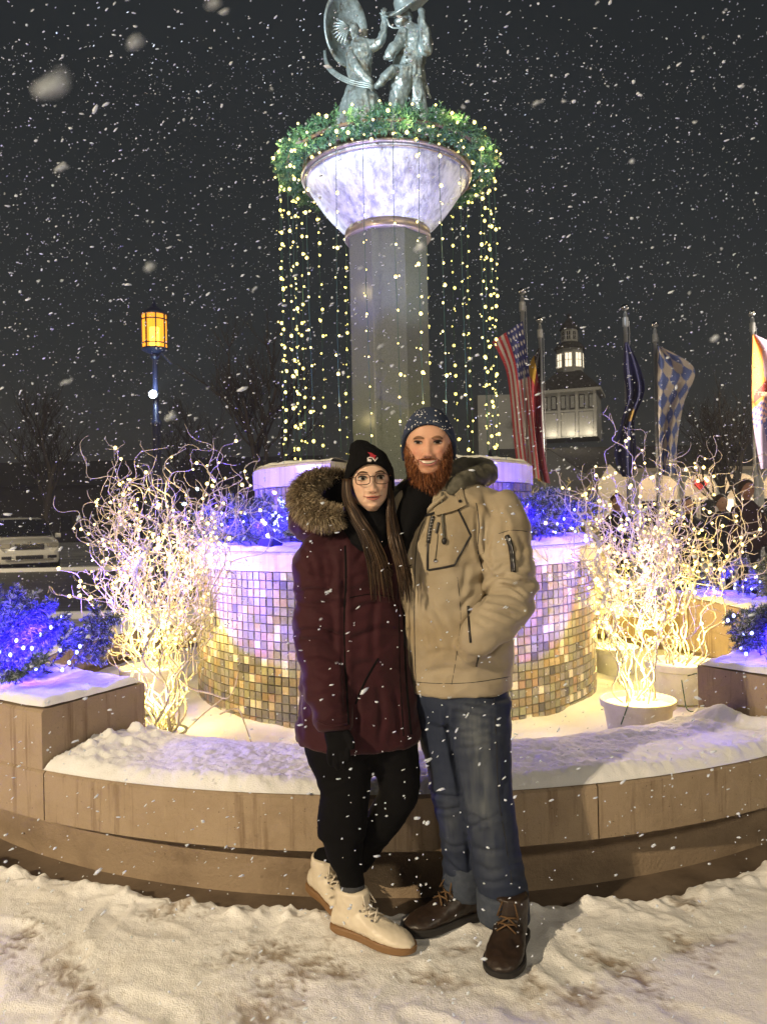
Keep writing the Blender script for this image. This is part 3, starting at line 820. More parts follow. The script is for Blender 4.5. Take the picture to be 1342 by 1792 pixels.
# ================================================================== bronze dancers
M['bronze'] = mat("weathered_bronze", (.30, .37, .37), .40, metal=.55, var=[(11, (.13, .11, .08), .48, .66), (26, (.46, .54, .55), .52, .7)], bump=[(45, .35, .012), (120, .25, .004)])
def cp(x, y): return 560 + x / 6.1, y / 6.1
D = 6.25
def cl(keys): return [(*cp(k[0], k[1]), k[2] / 6.1, *k[3:]) for k in keys]
def lb(keys): return [(*cp(k[0], k[1]), k[2], k[3]) for k in keys]
def statue_woman():
    b0 = P(*cp(430, 1420), D)
    e = empty("statue", (b0.x, b0.y, 4.30), "bronze statue of a dancing woman in a bell skirt and wide bonnet on top", "statue", "bronze dancers on the fountain")
    b = MB()
    loftpx(b, cl([(440, 1500, 290, .20), (430, 1300, 235, .19), (440, 1120, 190, .16), (430, 980, 145, .125), (425, 880, 100, .085), (420, 800, 120, .08), (415, 680, 128, .085), (430, 560, 130, .085), (430, 470, 120, .07), (410, 430, 60, .045)]), D)
    limbpx(b, lb([(545, 490, D - .02, .043), (600, 478, D - .05, .036), (655, 430, D - .06, .031), (680, 320, D - .05, .027), (690, 215, D - .05, .021), (682, 170, D - .05, .022)]))
    limbpx(b, lb([(350, 500, D, .043), (330, 620, D - .08, .037), (400, 740, D - .13, .034), (500, 850, D - .13, .026), (545, 905, D - .13, .022)]))
    limbpx(b, lb([(400, 450, D, .035), (375, 390, D, .033), (350, 350, D, .05)]))
    b.sphere(P(*cp(345, 345), D - .01), .072, 16, 12, sc=(.82, .95, 1.05))
    def dsp(p):
        k = max(0, min(1, (5.02 - p.z) / .2))
        return .020 * k * ridged(Vector((p.x * 1, p.y, p.z * .12)), 14, 2) + .007 * (1 - k) * ridged(p, 17, 2) + .005 * noise.noise(p * 40)
    organic("figure", b, .011, M['bronze'], e, 3, dsp)
    # hand fingers
    h = MB()
    for i, (x, y) in enumerate(((655, 105), (672, 88), (690, 85), (708, 95), (640, 140))):
        limbpx(h, lb([(678, 172, D - .05, .010), ((x + 680) / 2, (y + 160) / 2, D - .06, .009), (x, y, D - .05, .006)]), 6)
    h.build("hand", M['bronze'], e, smooth=True)
    # big bonnet: a tilted dish
    c = P(*cp(255, 330), D + .06)
    hat = MB(); n = Vector((.55, -.75, -.12)).normalized(); q_ = n.to_track_quat('Z', 'Y').to_matrix()
    rings = []
    for rr, zz in ((.06, .05), (.14, .035), (.215, .0), (.255, -.03), (.262, -.033), (.25, -.045), (.21, -.018), (.13, .02), (.05, .035)):
        rings.append([c + q_ @ Vector((rr * .82 * math.cos(2 * math.pi * j / 40), rr * 1.12 * math.sin(2 * math.pi * j / 40), -zz)) for j in range(40)])
    hat.rings(rings); hat.build("bonnet", M['bronze'], e, smooth=True)
    lac = MB()
    for i in range(9):
        a = -40 + i * 14
        p0 = P(*cp(310, 300), D - .07); p1 = p0 + Vector((-.13 * math.cos(R(a)), -.03, -.13 * math.sin(R(a)) - .03))
        lac.tube([p0, p0.lerp(p1, .5) + Vector((0, -.02, 0)), p1], [.016, .012, .006], 5)
    lac.build("lace", M['bronze'], e, smooth=True)
    rbn = MB()
    for o_ in (0, 22, 44):
        ks = spline([P(*cp(x, y + o_), d) for x, y, d in ((50, 540, D + .05), (80, 680 , D - .02), (200, 790, D - .1), (360, 860, D - .15), (520, 890, D - .17), (560, 930, D - .16))], 24)
        rbn.tube([Vector(k) for k in ks], .012, 6, flat=.45)
    rbn.build("ribbon", M['bronze'], e, smooth=True)
statue_woman()
def statue_man():
    b0 = P(*cp(960, 1420), D)
    e = empty("statue", (b0.x, b0.y, 4.30), "bronze statue of a dancing man in a long coat holding his wide hat", "statue", "bronze dancers on the fountain")
    b = MB()
    loftpx(b, cl([(945, 860, 170, .11), (935, 780, 165, .105), (960, 620, 160, .105), (985, 480, 150, .105), (1000, 380, 145, .09), (985, 310, 100, .065), (950, 285, 45, .045)]), D)
    loftpx(b, cl([(900, 760, 120, .09), (865, 900, 110, .10), (840, 1050, 92, .085), (800, 1200, 55, .06), (800, 1330, 50, .055), (800, 1480, 60, .06)]), D - .04)
    loftpx(b, cl([(990, 760, 125, .09), (1010, 900, 110, .10), (1040, 1050, 85, .085), (1070, 1190, 70, .07), (1085, 1330, 62, .06), (1090, 1480, 70, .06)]), D + .03)
    limbpx(b, lb([(1085, 320, D - .02, .055), (1125, 430, D - .06, .048), (1135, 530, D - .10, .042), (1120, 400, D - .14, .036), (1095, 250, D - .13, .028), (1085, 140, D - .11, .024), (1070, 100, D - .10, .026)]))
    limbpx(b, lb([(900, 350, D - .06, .045), (830, 470, D - .12, .042), (760, 560, D - .16, .040), (735, 640, D - .16, .036)]))
    limbpx(b, lb([(800, 740, D - .12, .045), (720, 800, D - .16, .034), (640, 890, D - .17, .024), (590, 925, D - .17, .018)]))
    limbpx(b, lb([(945, 300, D - .01, .036), (920, 250, D - .02, .036)]))
    b.sphere(P(*cp(890, 190), D - .03), .083, 18, 12, sc=(.80, .95, 1.1))
    b.sphere(P(*cp(828, 215), D - .07), .018, 8, 6, sc=(1, 1, 1.4))
    def dsp(p):
        return .012 * (ridged(Vector((p.x, p.y, p.z * .40)), 13, 2) - .3) + .005 * noise.noise(p * 45)
    organic("figure", b, .011, M['bronze'], e, 3, dsp)
    c = P(*cp(930, 85), D - .02); hat = MB()
    n = Vector((-.35, -.45, .82)).normalized(); q_ = n.to_track_quat('Z', 'Y').to_matrix(); rings = []
    for rr, zz in ((.01, .11), (.07, .105), (.095, .07), (.10, .02), (.16, .006), (.215, .02), (.222, .018), (.215, .008), (.16, -.008), (.09, -.01), (.01, -.005)):
        rings.append([c + q_ @ Vector((rr * 1.0 * math.cos(2 * math.pi * j / 40), rr * math.sin(2 * math.pi * j / 40), zz + .025 * math.cos(4 * math.pi * j / 40) * (rr > .15))) for j in range(40)])
    hat.rings(rings); hat.build("hat", M['bronze'], e, smooth=True)
    t = MB()
    for pts in (((1060, 790), (1110, 900), (1180, 1050)), ((1085, 790), (1120, 880), (1160, 980)), ((1040, 800), (1080, 920), (1110, 960))):
        ks = spline([P(*cp(*p), D + .05) for p in pts], 10); t.tube([Vector(k) for k in ks], [.022 - .0015 * i for i in range(10)], 6, flat=.4)
    t.build("coat_tail", M['bronze'], e, smooth=True)
    bt = MB()
    for i in range(7): bt.sphere(P(*cp(905 + 2 * i, 420 + 62 * i), D - .125), .010, 8, 6)
    bt.build("buttons", M['bronze'], e, smooth=True)
    rbn = MB(); ks = spline([P(*cp(x, y), D - .1) for x, y in ((715, 200), (740, 270), (790, 298), (845, 295))], 14); rbn.tube([Vector(k) for k in ks], .008, 6, flat=.5); rbn.build("chin_strap", M['bronze'], e, smooth=True)
statue_man()

# assumed flood lights, unseen, added in the boughs for the coloured light
flood(pol(2.95, -58, .98), (FC.x - .35, FC.y - 1.2, 1.22), 560, VIO, 42, .12, "assumed violet flood light hidden among the boughs on the left planter block")
flood(pol(3.0, 49, .80), (FC.x + .35, FC.y - 1.2, 1.25), 470, VIO, 46, .12, "assumed violet flood light hidden among the boughs on the right planter block")
flood(pol(1.45, -34, 1.34), (FC.x, FC.y - .2, 4.2), 430, (.38, .36, 1.0), 34, .5, "assumed cool flood light aimed at the bowl from the ledge, left")
flood(pol(1.45, 34, 1.34), (FC.x + .05, FC.y - .2, 4.35), 330, (.78, .88, 1.0), 34, .5, "assumed white flood light aimed at the bowl from the ledge, right")
# ================================================================== street lamps
M['pole'] = mat("dark_blue_pole_paint", (.02, .025, .06), .35, spec=.6)
M['amber_bulb'] = mat("lamp_bulb", (1, .8, .5), .4, emit=((1.0, .70, .30), 14.0))
def amber_glass():
    mt = bpy.data.materials.new("amber_lantern_glass"); mt.use_nodes = True
    n, l = mt.node_tree.nodes, mt.node_tree.links; n.clear()
    o = n.new("ShaderNodeOutputMaterial"); tr = n.new("ShaderNodeBsdfTransparent"); tr.inputs[0].default_value = (1, .55, .12, 1)
    em = n.new("ShaderNodeEmission"); em.inputs[0].default_value = (1, .36, .03, 1); em.inputs[1].default_value = 1.9
    mx = n.new("ShaderNodeMixShader"); mx.inputs[0].default_value = .72
    l.new(tr.outputs[0], mx.inputs[1]); l.new(em.outputs[0], mx.inputs[2]); l.new(mx.outputs[0], o.inputs[0])
    try: mt.cycles.emission_sampling = 'NONE'
    except Exception: pass
    return mt
M['amber'] = amber_glass()
def street_lamp(x, y, label, H=4.85, down=None, glow=None):
    e = empty("street_lamp", (x, y, -.05), label, "street lamp", "lantern street lamps")
    c = (x, y, 0)
    p = MB(); p.lathe([(.02, -.05), (.2, -.05), (.2, .25), (.14, .32), (.10, .5), (.088, .6), (.080, H - 1.75), (.1, H - 1.72), (.1, H - 1.66), (.055, H - 1.60), (.045, H - .52), (.09, H - .48), (.09, H - .44)], c, 20)
    p.build("pole", M['pole'], e, smooth='angle')
    z0, z1, r = H - .34, H + .30, .225
    b = MB(); b.lathe([(.03, z0 - .10), (.10, z0 - .08), (r + .015, z0 - .01), (r + .015, z0 + .02), (r - .02, z0 + .022)], c, 24); b.build("lantern_base", M['pole'], e, smooth='angle')
    t = MB(); t.lathe([(r - .02, z1 - .02), (r + .03, z1 - .02), (r + .03, z1 + .01), (.12, z1 + .10), (.05, z1 + .15), (.02, z1 + .24), (.002, z1 + .27)], c, 24); t.build("lantern_cap", M['pole'], e, smooth='angle')
    g = MB(); g.lathe([(r - .01, z0 + .02), (r - .01, z1 - .02)], c, 32); g.build("lantern_glass", M['amber'], e, smooth=True)
    f = MB()
    for i in range(8):
        a = R(22.5 + 45 * i); f.box((x + r * math.sin(a), y - r * math.cos(a), (z0 + z1) / 2), (.022, .022, z1 - z0 - .03), Matrix.Rotation(a, 3, 'Z'))
    for zz in (z0 + .10, z1 - .11): f.lathe([(r - .006, zz - .01), (r + .008, zz - .01), (r + .008, zz + .01), (r - .006, zz + .01)], c, 32)
    f.build("lantern_bars", M['pole'], e)
    u = MB(); u.lathe([(.01, z0 + .03), (.085, z0 + .03), (.085, z0 + .40), (.01, z0 + .42)], c, 16); u.build("lantern_bulb", M['amber_bulb'], e, smooth='angle')
    if glow: point_light("lantern_light", (x, y, z0 + .25), glow, (1, .6, .2), .12)
    if down: point_light("added_down_light", (x + .0, y, z0 - .22), down[0], down[1], .09)  # down light used only by the lamps added out of view
    return e
lp = P(273, 700, 14.0)
street_lamp(lp.x, lp.y, "dark street lamp post with glowing amber lantern left of the fountain", P(270, 579, 14).z, glow=30)
# cool work light clamped to that post, aimed at the fountain
fl = P(268, 690, 13.86)
e = empty("work_light", fl, "cold white flood light clamped to the lamp post below its lantern", "flood light")
b = MB(); b.sphere(fl, .072, 16, 12, sc=(1, .7, 1)); b.build("lens", mat("cold_lens", (1, 1, 1), .3, emit=((.75, .9, 1.0), 9)), e, smooth=True)
b = MB(); b.tube([fl + Vector((0, .02, 0)), fl + Vector((.0, .10, .02))], [.085, .05], 14); b.build("housing", M['black_metal'], e)
spot_light("work_light_beam", fl + Vector((.03, -.12, 0)), (FC.x, FC.y, 4.8), 900, (.72, .86, 1.0), 20, .6, .08)
point_light("work_light_spill", fl + Vector((.03, -.16, .08)), 22.0, (.6, .8, 1), .04)
b = MB(); k0 = P(283, 618, 13.95); b.tube([P(276, 626, 13.95), k0, P(301, 637, 13.95)], .022, 8); b.build("banner_arm", M['pole'], label="short bent arm on the amber lamp post", cat="arm")
street_lamp(-5.6, -2.9, "assumed unseen street lamp beside the plaza on the left, added as the warm key light", 5.0, down=(6300, (1.0, .80, .53)))  # assumed lamp, added out of view to light the couple and plaza
wl = Vector((-5.42, -2.72, 3.5)); e = empty("work_light", wl, "unseen cold white flood light on the assumed plaza lamp post, added to light the statues", "flood light")  # flood added out of view to brighten the bronze dancers
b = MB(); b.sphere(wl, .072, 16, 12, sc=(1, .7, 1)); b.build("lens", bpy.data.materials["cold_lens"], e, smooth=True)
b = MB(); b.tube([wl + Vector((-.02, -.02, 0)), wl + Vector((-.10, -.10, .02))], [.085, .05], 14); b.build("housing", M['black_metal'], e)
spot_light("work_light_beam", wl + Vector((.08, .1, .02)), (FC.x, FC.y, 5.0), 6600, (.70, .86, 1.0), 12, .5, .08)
street_lamp(-16.0, 18.5, "unseen street lamp across the road on the left, added to light the van", 5.0, down=(3600, (1.0, .80, .48)))  # lamp added out of view to light the parked van
street_lamp(9.5, 16.0, "unseen street lamp on the right, added to light the flags and onlookers", 5.0, down=(2000, (1.0, .86, .68)))  # lamp added out of view to brighten flags and onlookers
M['cold_far'] = mat("cold_lamp", (1, 1, 1), .3, emit=((.65, .95, 1.0), 6))
for (x, y, d) in ((345, 856, 46), (323, 882, 52)):
    p = P(x, y, d); e = empty("far_street_lamp", (p.x, p.y, -.05), "small cold white street lamp far off behind the left willow" if y < 870 else "lower cold white street lamp far off behind the left willow", "street lamp")
    b = MB(); b.tube([(p.x, p.y, -.05), (p.x, p.y, p.z)], [.09, .05], 8); b.build("pole", M['pole'], e)
    b = MB(); b.sphere(p, .13, 12, 8, sc=(1.2, 1.2, .8)); b.build("lamp_head", M['cold_far'], e, smooth=True)

# ================================================================== parked van
M['van_paint'] = mat("white_car_paint", (.66, .65, .62), .3, coat=.6, var=(3, (.55, .54, .5), .5, .75))
M['car_glass'] = mat("dark_car_glass", (.012, .014, .016), .08, spec=.8)
M['trim'] = mat("black_trim", (.012, .012, .012), .5)
M['chrome'] = mat("chrome", (.6, .6, .6), .2, metal=1.0)
M['headlamp'] = mat("clear_headlamp", (.55, .52, .45), .12, metal=.4, spec=.8)
M['tyre'] = mat("tyre_rubber", (.015, .015, .015), .8)
def van():
    d = 26.0; g = P(58, 990, d); X0, Y0 = g.x - .1, g.y; Z0 = -.046
    e = empty("parked_van", (X0, Y0, Z0), "white minivan parked nose-on across the street at the left edge", "van")
    rot = Matrix.Rotation(R(31), 3, 'Z')
    def T(v): return rot @ Vector(v) + Vector((X0, Y0, Z0))
    b = MB(); S = [(0, .30, .62, .78, .74), (.06, .20, .74, .92, .86), (.25, .19, .86, .98, .92), (.7, .19, .97, 1.0, .90), (1.05, .19, 1.05, 1.0, .84), (1.5, .19, 1.40, 1.0, .80), (1.95, .19, 1.66, 1.0, .76), (2.5, .19, 1.75, 1.0, .75), (4.2, .19, 1.75, 1.0, .75), (4.9, .22, 1.62, .98, .76), (5.1, .35, 1.2, .95, .85)]
    S2 = spline(S, 46); rings = []
    for y, zb, zt, wb, wt in S2:
        belt = min(zt - .02, 1.0); ring = []
        for (x, z) in ((-wb * .94, zb), (-wb, zb + .12), (-wb, (zb + belt) / 2), (-wb * .985, belt - .03), (-(wb + wt) / 2, max(belt, (belt + zt) / 2)), (-wt, zt - .07), (-wt * .82, zt), (0, zt + .015)):
            ring.append((x, y, z))
        ring += [(-x, y_, z) for (x, y_, z) in reversed(ring[:-1])]
        rings.append([T(v) for v in ring])
    b.rings(rings); body = b.build("body", M['van_paint'], e, smooth=True)
    w = MB()
    def quad(pts, off=0.0, nx=1): w.add([T(p) for p in pts], [(0, 1, 2, 3)])
    # windshield
    V = []; n1, n2 = 8, 6
    for j in range(n2):
        t = j / (n2 - 1); y = 1.08 + t * .84; z = 1.085 + t * .585; hw = .86 - t * .13
        for i in range(n1): 
            s = -1 + 2 * i / (n1 - 1); V.append(T((s * hw, y - .04 * (1 - s * s) - .03, z + .012 * (1 - s * s) + .02)))
    w.add(V, [(j * n1 + i, j * n1 + i + 1, (j + 1) * n1 + i + 1, (j + 1) * n1 + i) for j in range(n2 - 1) for i in range(n1 - 1)])
    w.build("windshield", M['car_glass'], e, smooth=True)
    for s in (-1, 1):
        sw = MB(); sw.add([T((s * 1.004, 1.75, 1.07)), T((s * 1.004, 4.7, 1.07)), T((s * .80, 4.5, 1.58)), T((s * .80, 2.15, 1.58))], [(0, 1, 2, 3)]); sw.build("side_window", M['car_glass'], e)
        m_ = MB(); m_.box(T((s * 1.10, 1.42, 1.10)), (.20, .10, .16), rot); m_.build("mirror", M['van_paint'], e, bevel=.03)
        h = MB(); h.box(T((s * .73, .13, .80)), (.36, .22, .14), rot @ Matrix.Rotation(R(s * 18), 3, 'Z')); h.build("headlight", M['headlamp'], e, bevel=.03)
        fo = MB(); fo.box(T((s * .70, .03, .40)), (.30, .12, .10), rot @ Matrix.Rotation(R(s * 12), 3, 'Z')); fo.build("fog_light", M['trim'], e, bevel=.02)
        for yy in (.95, 4.05):
            wl = MB(); c = T((s * .92, yy, .34)); ax = rot @ Vector((1, 0, 0))
            wl.tube([c - ax * .11, c - ax * .09, c + ax * .09, c + ax * .11], [.30, .335, .335, .30], 24); wh = wl.build("wheel", M['tyre'], e, smooth='angle')
            rm_ = MB(); rm_.tube([c + ax * s * .10, c + ax * s * .118], [.20, .19], 18); rm_.build("rim", M['chrome'], wh)
            ar = MB(); ar.tube([c - ax * .118, c + ax * .118], .40, 24); ar.build("wheel_well", M['trim'], e)
    gr = MB(); gr.box(T((0, -.005, .755)), (.92, .10, .17), rot); gri = gr.build("grille", M['trim'], e, bevel=.03)
    for k in range(3):
        c = MB(); c.box(T((0, -.062, .715 + .04 * k)), (.84, .01, .008), rot); c.build("grille_bar", M['chrome'], gri)
    c = MB(); c.box(T((0, -.02, .856)), (.98, .07, .022), rot); c.build("grille_trim", M['chrome'], e)
    lw = MB(); lw.box(T((0, -.012, .40)), (.86, .08, .13), rot); lw.build("lower_intake", M['trim'], e, bevel=.03)
    ct = MB(); ct.box(T((0, -.03, .315)), (1.5, .05, .02), rot); ct.build("bumper_trim", M['chrome'], e)
    rl_ = MB()
    for s in (-1, 1): rl_.tube([T((s * .68, 2.2, 1.80)), T((s * .68, 4.6, 1.80))], .025, 6)
    rl_.build("roof_rails", M['trim'], e)
    em = MB(); em.sphere(T((0, .02, .905)), .05, 10, 8, sc=(1.6, .4, .5)); em.build("badge", M['chrome'], e)
van()

# grey sign board and dark houses across the street
p = P(210, 918, 22); e = empty("street_sign", (p.x, p.y, -.05), "small blank grey sign board on a post behind the left willow", "sign")
b = MB(); b.box(p, (.26, .03, .38)); b.build("sign_panel", mat("grey_sign", (.4, .4, .38), .5), e); b = MB(); b.tube([(p.x, p.y + .04, -.05), (p.x, p.y + .04, p.z + .15)], .025, 8); b.build("post", M['pole'], e)
M['night_wall'] = mat("dark_siding", (.022, .02, .02), .8, var=(2, (.016, .015, .015), .4, .6)); M['night_roof'] = mat("dark_shingles", (.014, .014, .014), .9)
M['dark_pane'] = mat("unlit_pane", (.01, .012, .014), .1, spec=.6)
def house(cx, d, w, h, rh, label, dep=8):
    g = P(cx, 905, d); x, y = g.x, g.y
    e = empty("house", (x, y, -.05), label, "house", "dark houses across the street")
    b = MB(); b.box((x, y + dep / 2, h / 2 - .05), (w, dep, h)); b.build("wall", M['night_wall'], e)
    r = MB(); r.add([(x - w / 2 - .4, y - .4, h - .05), (x + w / 2 + .4, y - .4, h - .05), (x + w / 2 + .4, y + dep + .4, h - .05), (x - w / 2 - .4, y + dep + .4, h - .05), (x - w / 2 - .4, y + dep / 2, h + rh), (x + w / 2 + .4, y + dep / 2, h + rh)], [(0, 1, 5, 4), (2, 3, 4, 5), (0, 4, 3), (1, 2, 5), (0, 3, 2, 1)]); r.build("roof", M['night_roof'], e)
    k = int(w // 2.4)
    for i in range(k):
        for fl_ in range(int(h // 2.6)):
            wx = x - w / 2 + (i + .5) * w / k
            f = MB(); f.box((wx, y - .02, 1.5 + fl_ * 2.7), (1.05, .08, 1.35)); wn = f.build("window", M['night_roof'], e)
            q_ = MB(); q_.box((wx, y - .065, 1.5 + fl_ * 2.7), (.9, .02, 1.2)); q_.build("pane", M['dark_pane'], wn)
    dr = MB(); dr.box((x + w * .31, y - .03, .98), (1.0, .08, 2.05)); dr.build("door", M['night_roof'], e)
house(60, 62, 13, 4.6, 2.2, "dark two-storey house behind the parked van")
house(430, 66, 12, 4.8, 2.4, "dark house behind the left willow, right of the lamp post")

# ================================================================== bare trees
def bare_tree(x, y, H, label, seed, name="bare_tree"):
    q = random.Random(seed); e = empty(name, (x, y, -.05), label, "tree")
    tr, br = MB(), MB()
    def grow(p, d, L, r, lev):
        pts = [p]; k = 6
        for i in range(k):
            d = (d + Vector((q.uniform(-.16, .16), q.uniform(-.16, .16), q.uniform(-.02, .12)))).normalized(); pts.append(pts[-1] + d * L / k)
        (tr if lev == 0 else br).tube(pts, [r * (1 - .5 * i / k) for i in range(k + 1)], 6 if lev < 2 else 3)
        if lev >= 4: return
        for i in range(5 if lev < 3 else 4):
            t = q.randint(2, k); a = q.uniform(0, 6.28); s = q.uniform(.45, .95)
            nd = (d * 1.0 + Vector((math.cos(a) * s, math.sin(a) * s, q.uniform(-.05, .35)))).normalized()
            grow(pts[t], nd, L * q.uniform(.52, .72), r * .48, lev + 1)
    grow(Vector((x, y, -.05)), Vector((0, 0, 1)), H * .42, H * .022, 0)
    tr.build("trunk", M['tree_bark'], e, smooth=True, recalc=False); br.build("crown", M['tree_bark'], e, smooth=True, recalc=False)
M['tree_bark'] = mat("dark_wet_bark", (.05, .042, .036), .85)
for (px, d, H, lb_, s) in ((478, 27, 9.5, "bare dark tree close left of the light curtain", 1), (70, 38, 11, "bare tree behind the van", 2), (350, 40, 10, "bare tree behind the amber lantern post", 3),
                           (1296, 24, 6.6, "bare dark tree behind the orange flag at the right edge", 4), (1265, 30, 6.8, "smaller bare tree left of the orange flag", 5)):
    g = P(px, 905, d); bare_tree(g.x, g.y, H, lb_, s)

# ================================================================== hall with cupola
M['hall_wall'] = mat("white_clapboard", (.46, .47, .45), .7, var=(.8, (.4, .41, .4), .4, .6), bump=[(14, .6, .02, (.01, .01, 1))])
M['hall_trim'] = mat("white_trim", (.6, .6, .57), .6)
M['shingle'] = mat("dark_roof_shingles", (.045, .042, .04), .9, var=(6, (.09, .09, .09), .45, .7), bump=[(30, .4, .02)])
M['lit_pane'] = mat("lit_window", (.8, .7, .5), .5, emit=((1.0, .86, .62), 1.1))
M['grey_gable'] = mat("grey_siding", (.17, .175, .175), .8, bump=[(12, .5, .02, (.01, .01, 1))])
M['cream'] = mat("cream_porch_wall", (.58, .50, .40), .7, bump=[(9, .5, .02, (.01, .01, 1))])
def z_at(py, d, px=1000): return P(px, py, d).z
def hall():
    d = 46.0; g = P(1003, 905, d); X, Y = g.x, g.y
    e = empty("town_hall", (X, Y, -.05), "white hall with lit louvred tower and cupola behind the flagpoles", "building")
    rz = Matrix.Rotation(R(-20), 3, 'Z')
    def T(x, y, z): return rz @ Vector((x, y, 0)) + Vector((X, Y, z))
    z0, z1 = z_at(770, d), z_at(692, d); hw = 1.62
    b = MB(); b.box(T(0, 0, (z0 + z1) / 2), (2 * hw, 2 * hw, z1 - z0), rz); tw_ = b.build("tower_wall", M['hall_wall'], e)
    H = z1 - z0
    for fa in range(2):                      # front and left face get pilasters and panels
        for k in range(4):
            px_ = -hw + .12 + k * (2 * hw - .24) / 3
            c = T(px_, -hw - .03, (z0 + z1) / 2) if fa == 0 else T(-hw - .03, px_, (z0 + z1) / 2)
            s = (.16, .07, H) if fa == 0 else (.07, .16, H)
            q_ = MB(); q_.box(c, s, rz); q_.build("pilaster", M['hall_trim'], tw_)
        for k in range(3):
            px_ = -hw + .12 + (k + .5) * (2 * hw - .24) / 3
            for (zc, hh) in ((z0 + H * .29, H * .5),):
                q_ = MB()
                c = T(px_, -hw - .02, zc) if fa == 0 else T(-hw - .02, px_, zc)
                s = (.78, .05, hh) if fa == 0 else (.05, .78, hh)
                q_.box(c, s, rz); q_.build("panel", M['hall_trim'], tw_)
        for k in range(6):
            px_ = -hw + .30 + k * (2 * hw - .6) / 5
            q_ = MB(); c = T(px_, -hw - .02, z0 + H * .77) if fa == 0 else T(-hw - .02, px_, z0 + H * .77)
            s = (.30, .05, H * .30) if fa == 0 else (.05, .30, H * .30)
            q_.box(c, s, rz); lv = q_.build("panel", M['shingle'], tw_); q_ = MB(); q_.box(c + rz @ Vector((0, -.012, 0) if fa == 0 else (-.012, 0, 0)), (s[0] * .72, s[1], s[2] * .86) if fa == 0 else (s[0], s[1] * .72, s[2] * .86), rz); q_.build("louvre", M['hall_wall'], lv)
        q_ = MB(); c = T(0, -hw - .03, z0 + H * .575) if fa == 0 else T(-hw - .03, 0, z0 + H * .575)
        q_.box(c, (2 * hw, .075, .09) if fa == 0 else (.075, 2 * hw, .09), rz); q_.build("moulding", M['hall_trim'], tw_)
    q_ = MB(); q_.box(T(0, 0, z1 + .05), (2 * hw + .5, 2 * hw + .5, .14), rz); q_.build("cornice", M['hall_trim'], e)
    def hip(zb, zt, r0, r1, name, m_, n=4, rot0=45):
        rings = []
        for r_, z in ((r0, zb), (r0 * .62 + r1 * .38, zb + (zt - zb) * .42), (r1, zt)):
            rings.append([T(r_ * math.cos(R(rot0 + 360 / n * i)), r_ * math.sin(R(rot0 + 360 / n * i)), z) for i in range(n)])
        q_ = MB(); q_.rings(rings); return q_.build(name, m_, e)
    za = z_at(652, d)
    hip(z1 + .12, za, (hw + .2) * 1.414, .95, "tower_roof", M['shingle'])
    def octa(zb, zt, r_, name, m_, win=None):
        q_ = MB(); q_.rings([[T(r_ * math.cos(R(22.5 + 45 * i)), r_ * math.sin(R(22.5 + 45 * i)), z) for i in range(8)] for z in (zb, zt)])
        o = q_.build(name, m_, e)
        if win:
            for i in range(8):
                a = R(45 * i); c = T(r_ * .935 * math.cos(a), r_ * .935 * math.sin(a), (zb + zt) / 2)
                r2 = rz @ Matrix.Rotation(a, 3, 'Z')
                f = MB(); f.box(c, (.05, win[0] + .12, win[1] + .14), r2); w_ = f.build("window", M['hall_trim'], o)
                p_ = MB(); p_.box(c + (c - T(0, 0, c.z)).normalized() * .022, (.03, win[0], win[1]), r2); p_.build("pane", win[2], w_)
                k_ = MB(); cc = c + (c - T(0, 0, c.z)).normalized() * .04
                k_.box(cc, (.02, .035, win[1]), r2); k_.box(cc, (.02, win[0], .035), r2); k_.build("mullion", M['hall_trim'], w_)
    zc = z_at(612, d)
    octa(za - .05, zc, .80, "cupola", M['hall_wall'], (.36, .8, M['lit_pane']))
    hip(zc, z_at(600, d), .98, .6, "cupola_roof", M['shingle'], 8, 22.5)
    octa(z_at(600, d) - .02, z_at(577, d), .47, "lantern_stage", M['hall_wall'], (.2, .5, M['dark_pane']))
    hip(z_at(577, d), z_at(556, d), .62, .08, "lantern_roof", M['shingle'], 8, 22.5)
    q_ = MB(); q_.tube([T(0, 0, z_at(558, d)), T(0, 0, z_at(545, d))], [.06, .015], 8); q_.sphere(T(0, 0, z_at(552, d)), .13, 10, 8); q_.build("finial", M['shingle'], e, smooth=True)
    for (x, y) in ((-.9, -2.1), (.2, -2.1), (1.2, -2.1), (-2.1, 0)):
        point_light("tower_uplight", T(x, y, z0 + .15), 11, (1.0, .86, .62), .1)
    # lower block beside the tower, left
    pl = P(893, 905, 47)
    q_ = MB(); zt = z_at(688, 47); q_.box((pl.x - .55, pl.y + 3, zt / 2), (2.6, 6, zt)); q_.build("side_block", M['hall_wall'], e)
    # main roof and front wall
    dd = 40.0; zr, ze = z_at(770, dd), z_at(832, dd)
    xl, xr = P(880, 905, dd).x, P(1500, 905, dd).x; yf = dd
    q_ = MB(); q_.add([(xl, yf - .5, ze), (xr, yf - .5, ze), (xr, yf + 4.6, zr), (xl, yf + 4.6, zr), (xr, yf + 9.6, ze), (xl, yf + 9.6, ze), (xl, yf - .5, ze - .12), (xr, yf - .5, ze - .12)], [(0, 1, 2, 3), (3, 2, 4, 5), (6, 7, 1, 0)]); q_.build("main_roof", M['shingle'], e, recalc=False)
    q_ = MB(); q_.box(((xl + xr) / 2, yf + 4.6, ze / 2 - .1), (xr - xl - .6, 9, ze - .1)); q_.build("main_wall", M['hall_wall'], e)
    # grey cross gable
    dg = 37.0; zg0, zg1, za_ = z_at(905, dg), z_at(846, dg), z_at(785, dg); xa, xb, xm = P(905, 905, dg).x, P(1050, 905, dg).x, P(962, 905, dg).x
    q_ = MB(); q_.rings([[(xa, y, -.05), (xb, y, -.05), (xb, y, zg1), (xm, y, za_), (xa, y, zg1)] for y in (dg, dg + 6)]); q_.build("grey_gable", M['grey_gable'], e)
    q_ = MB()
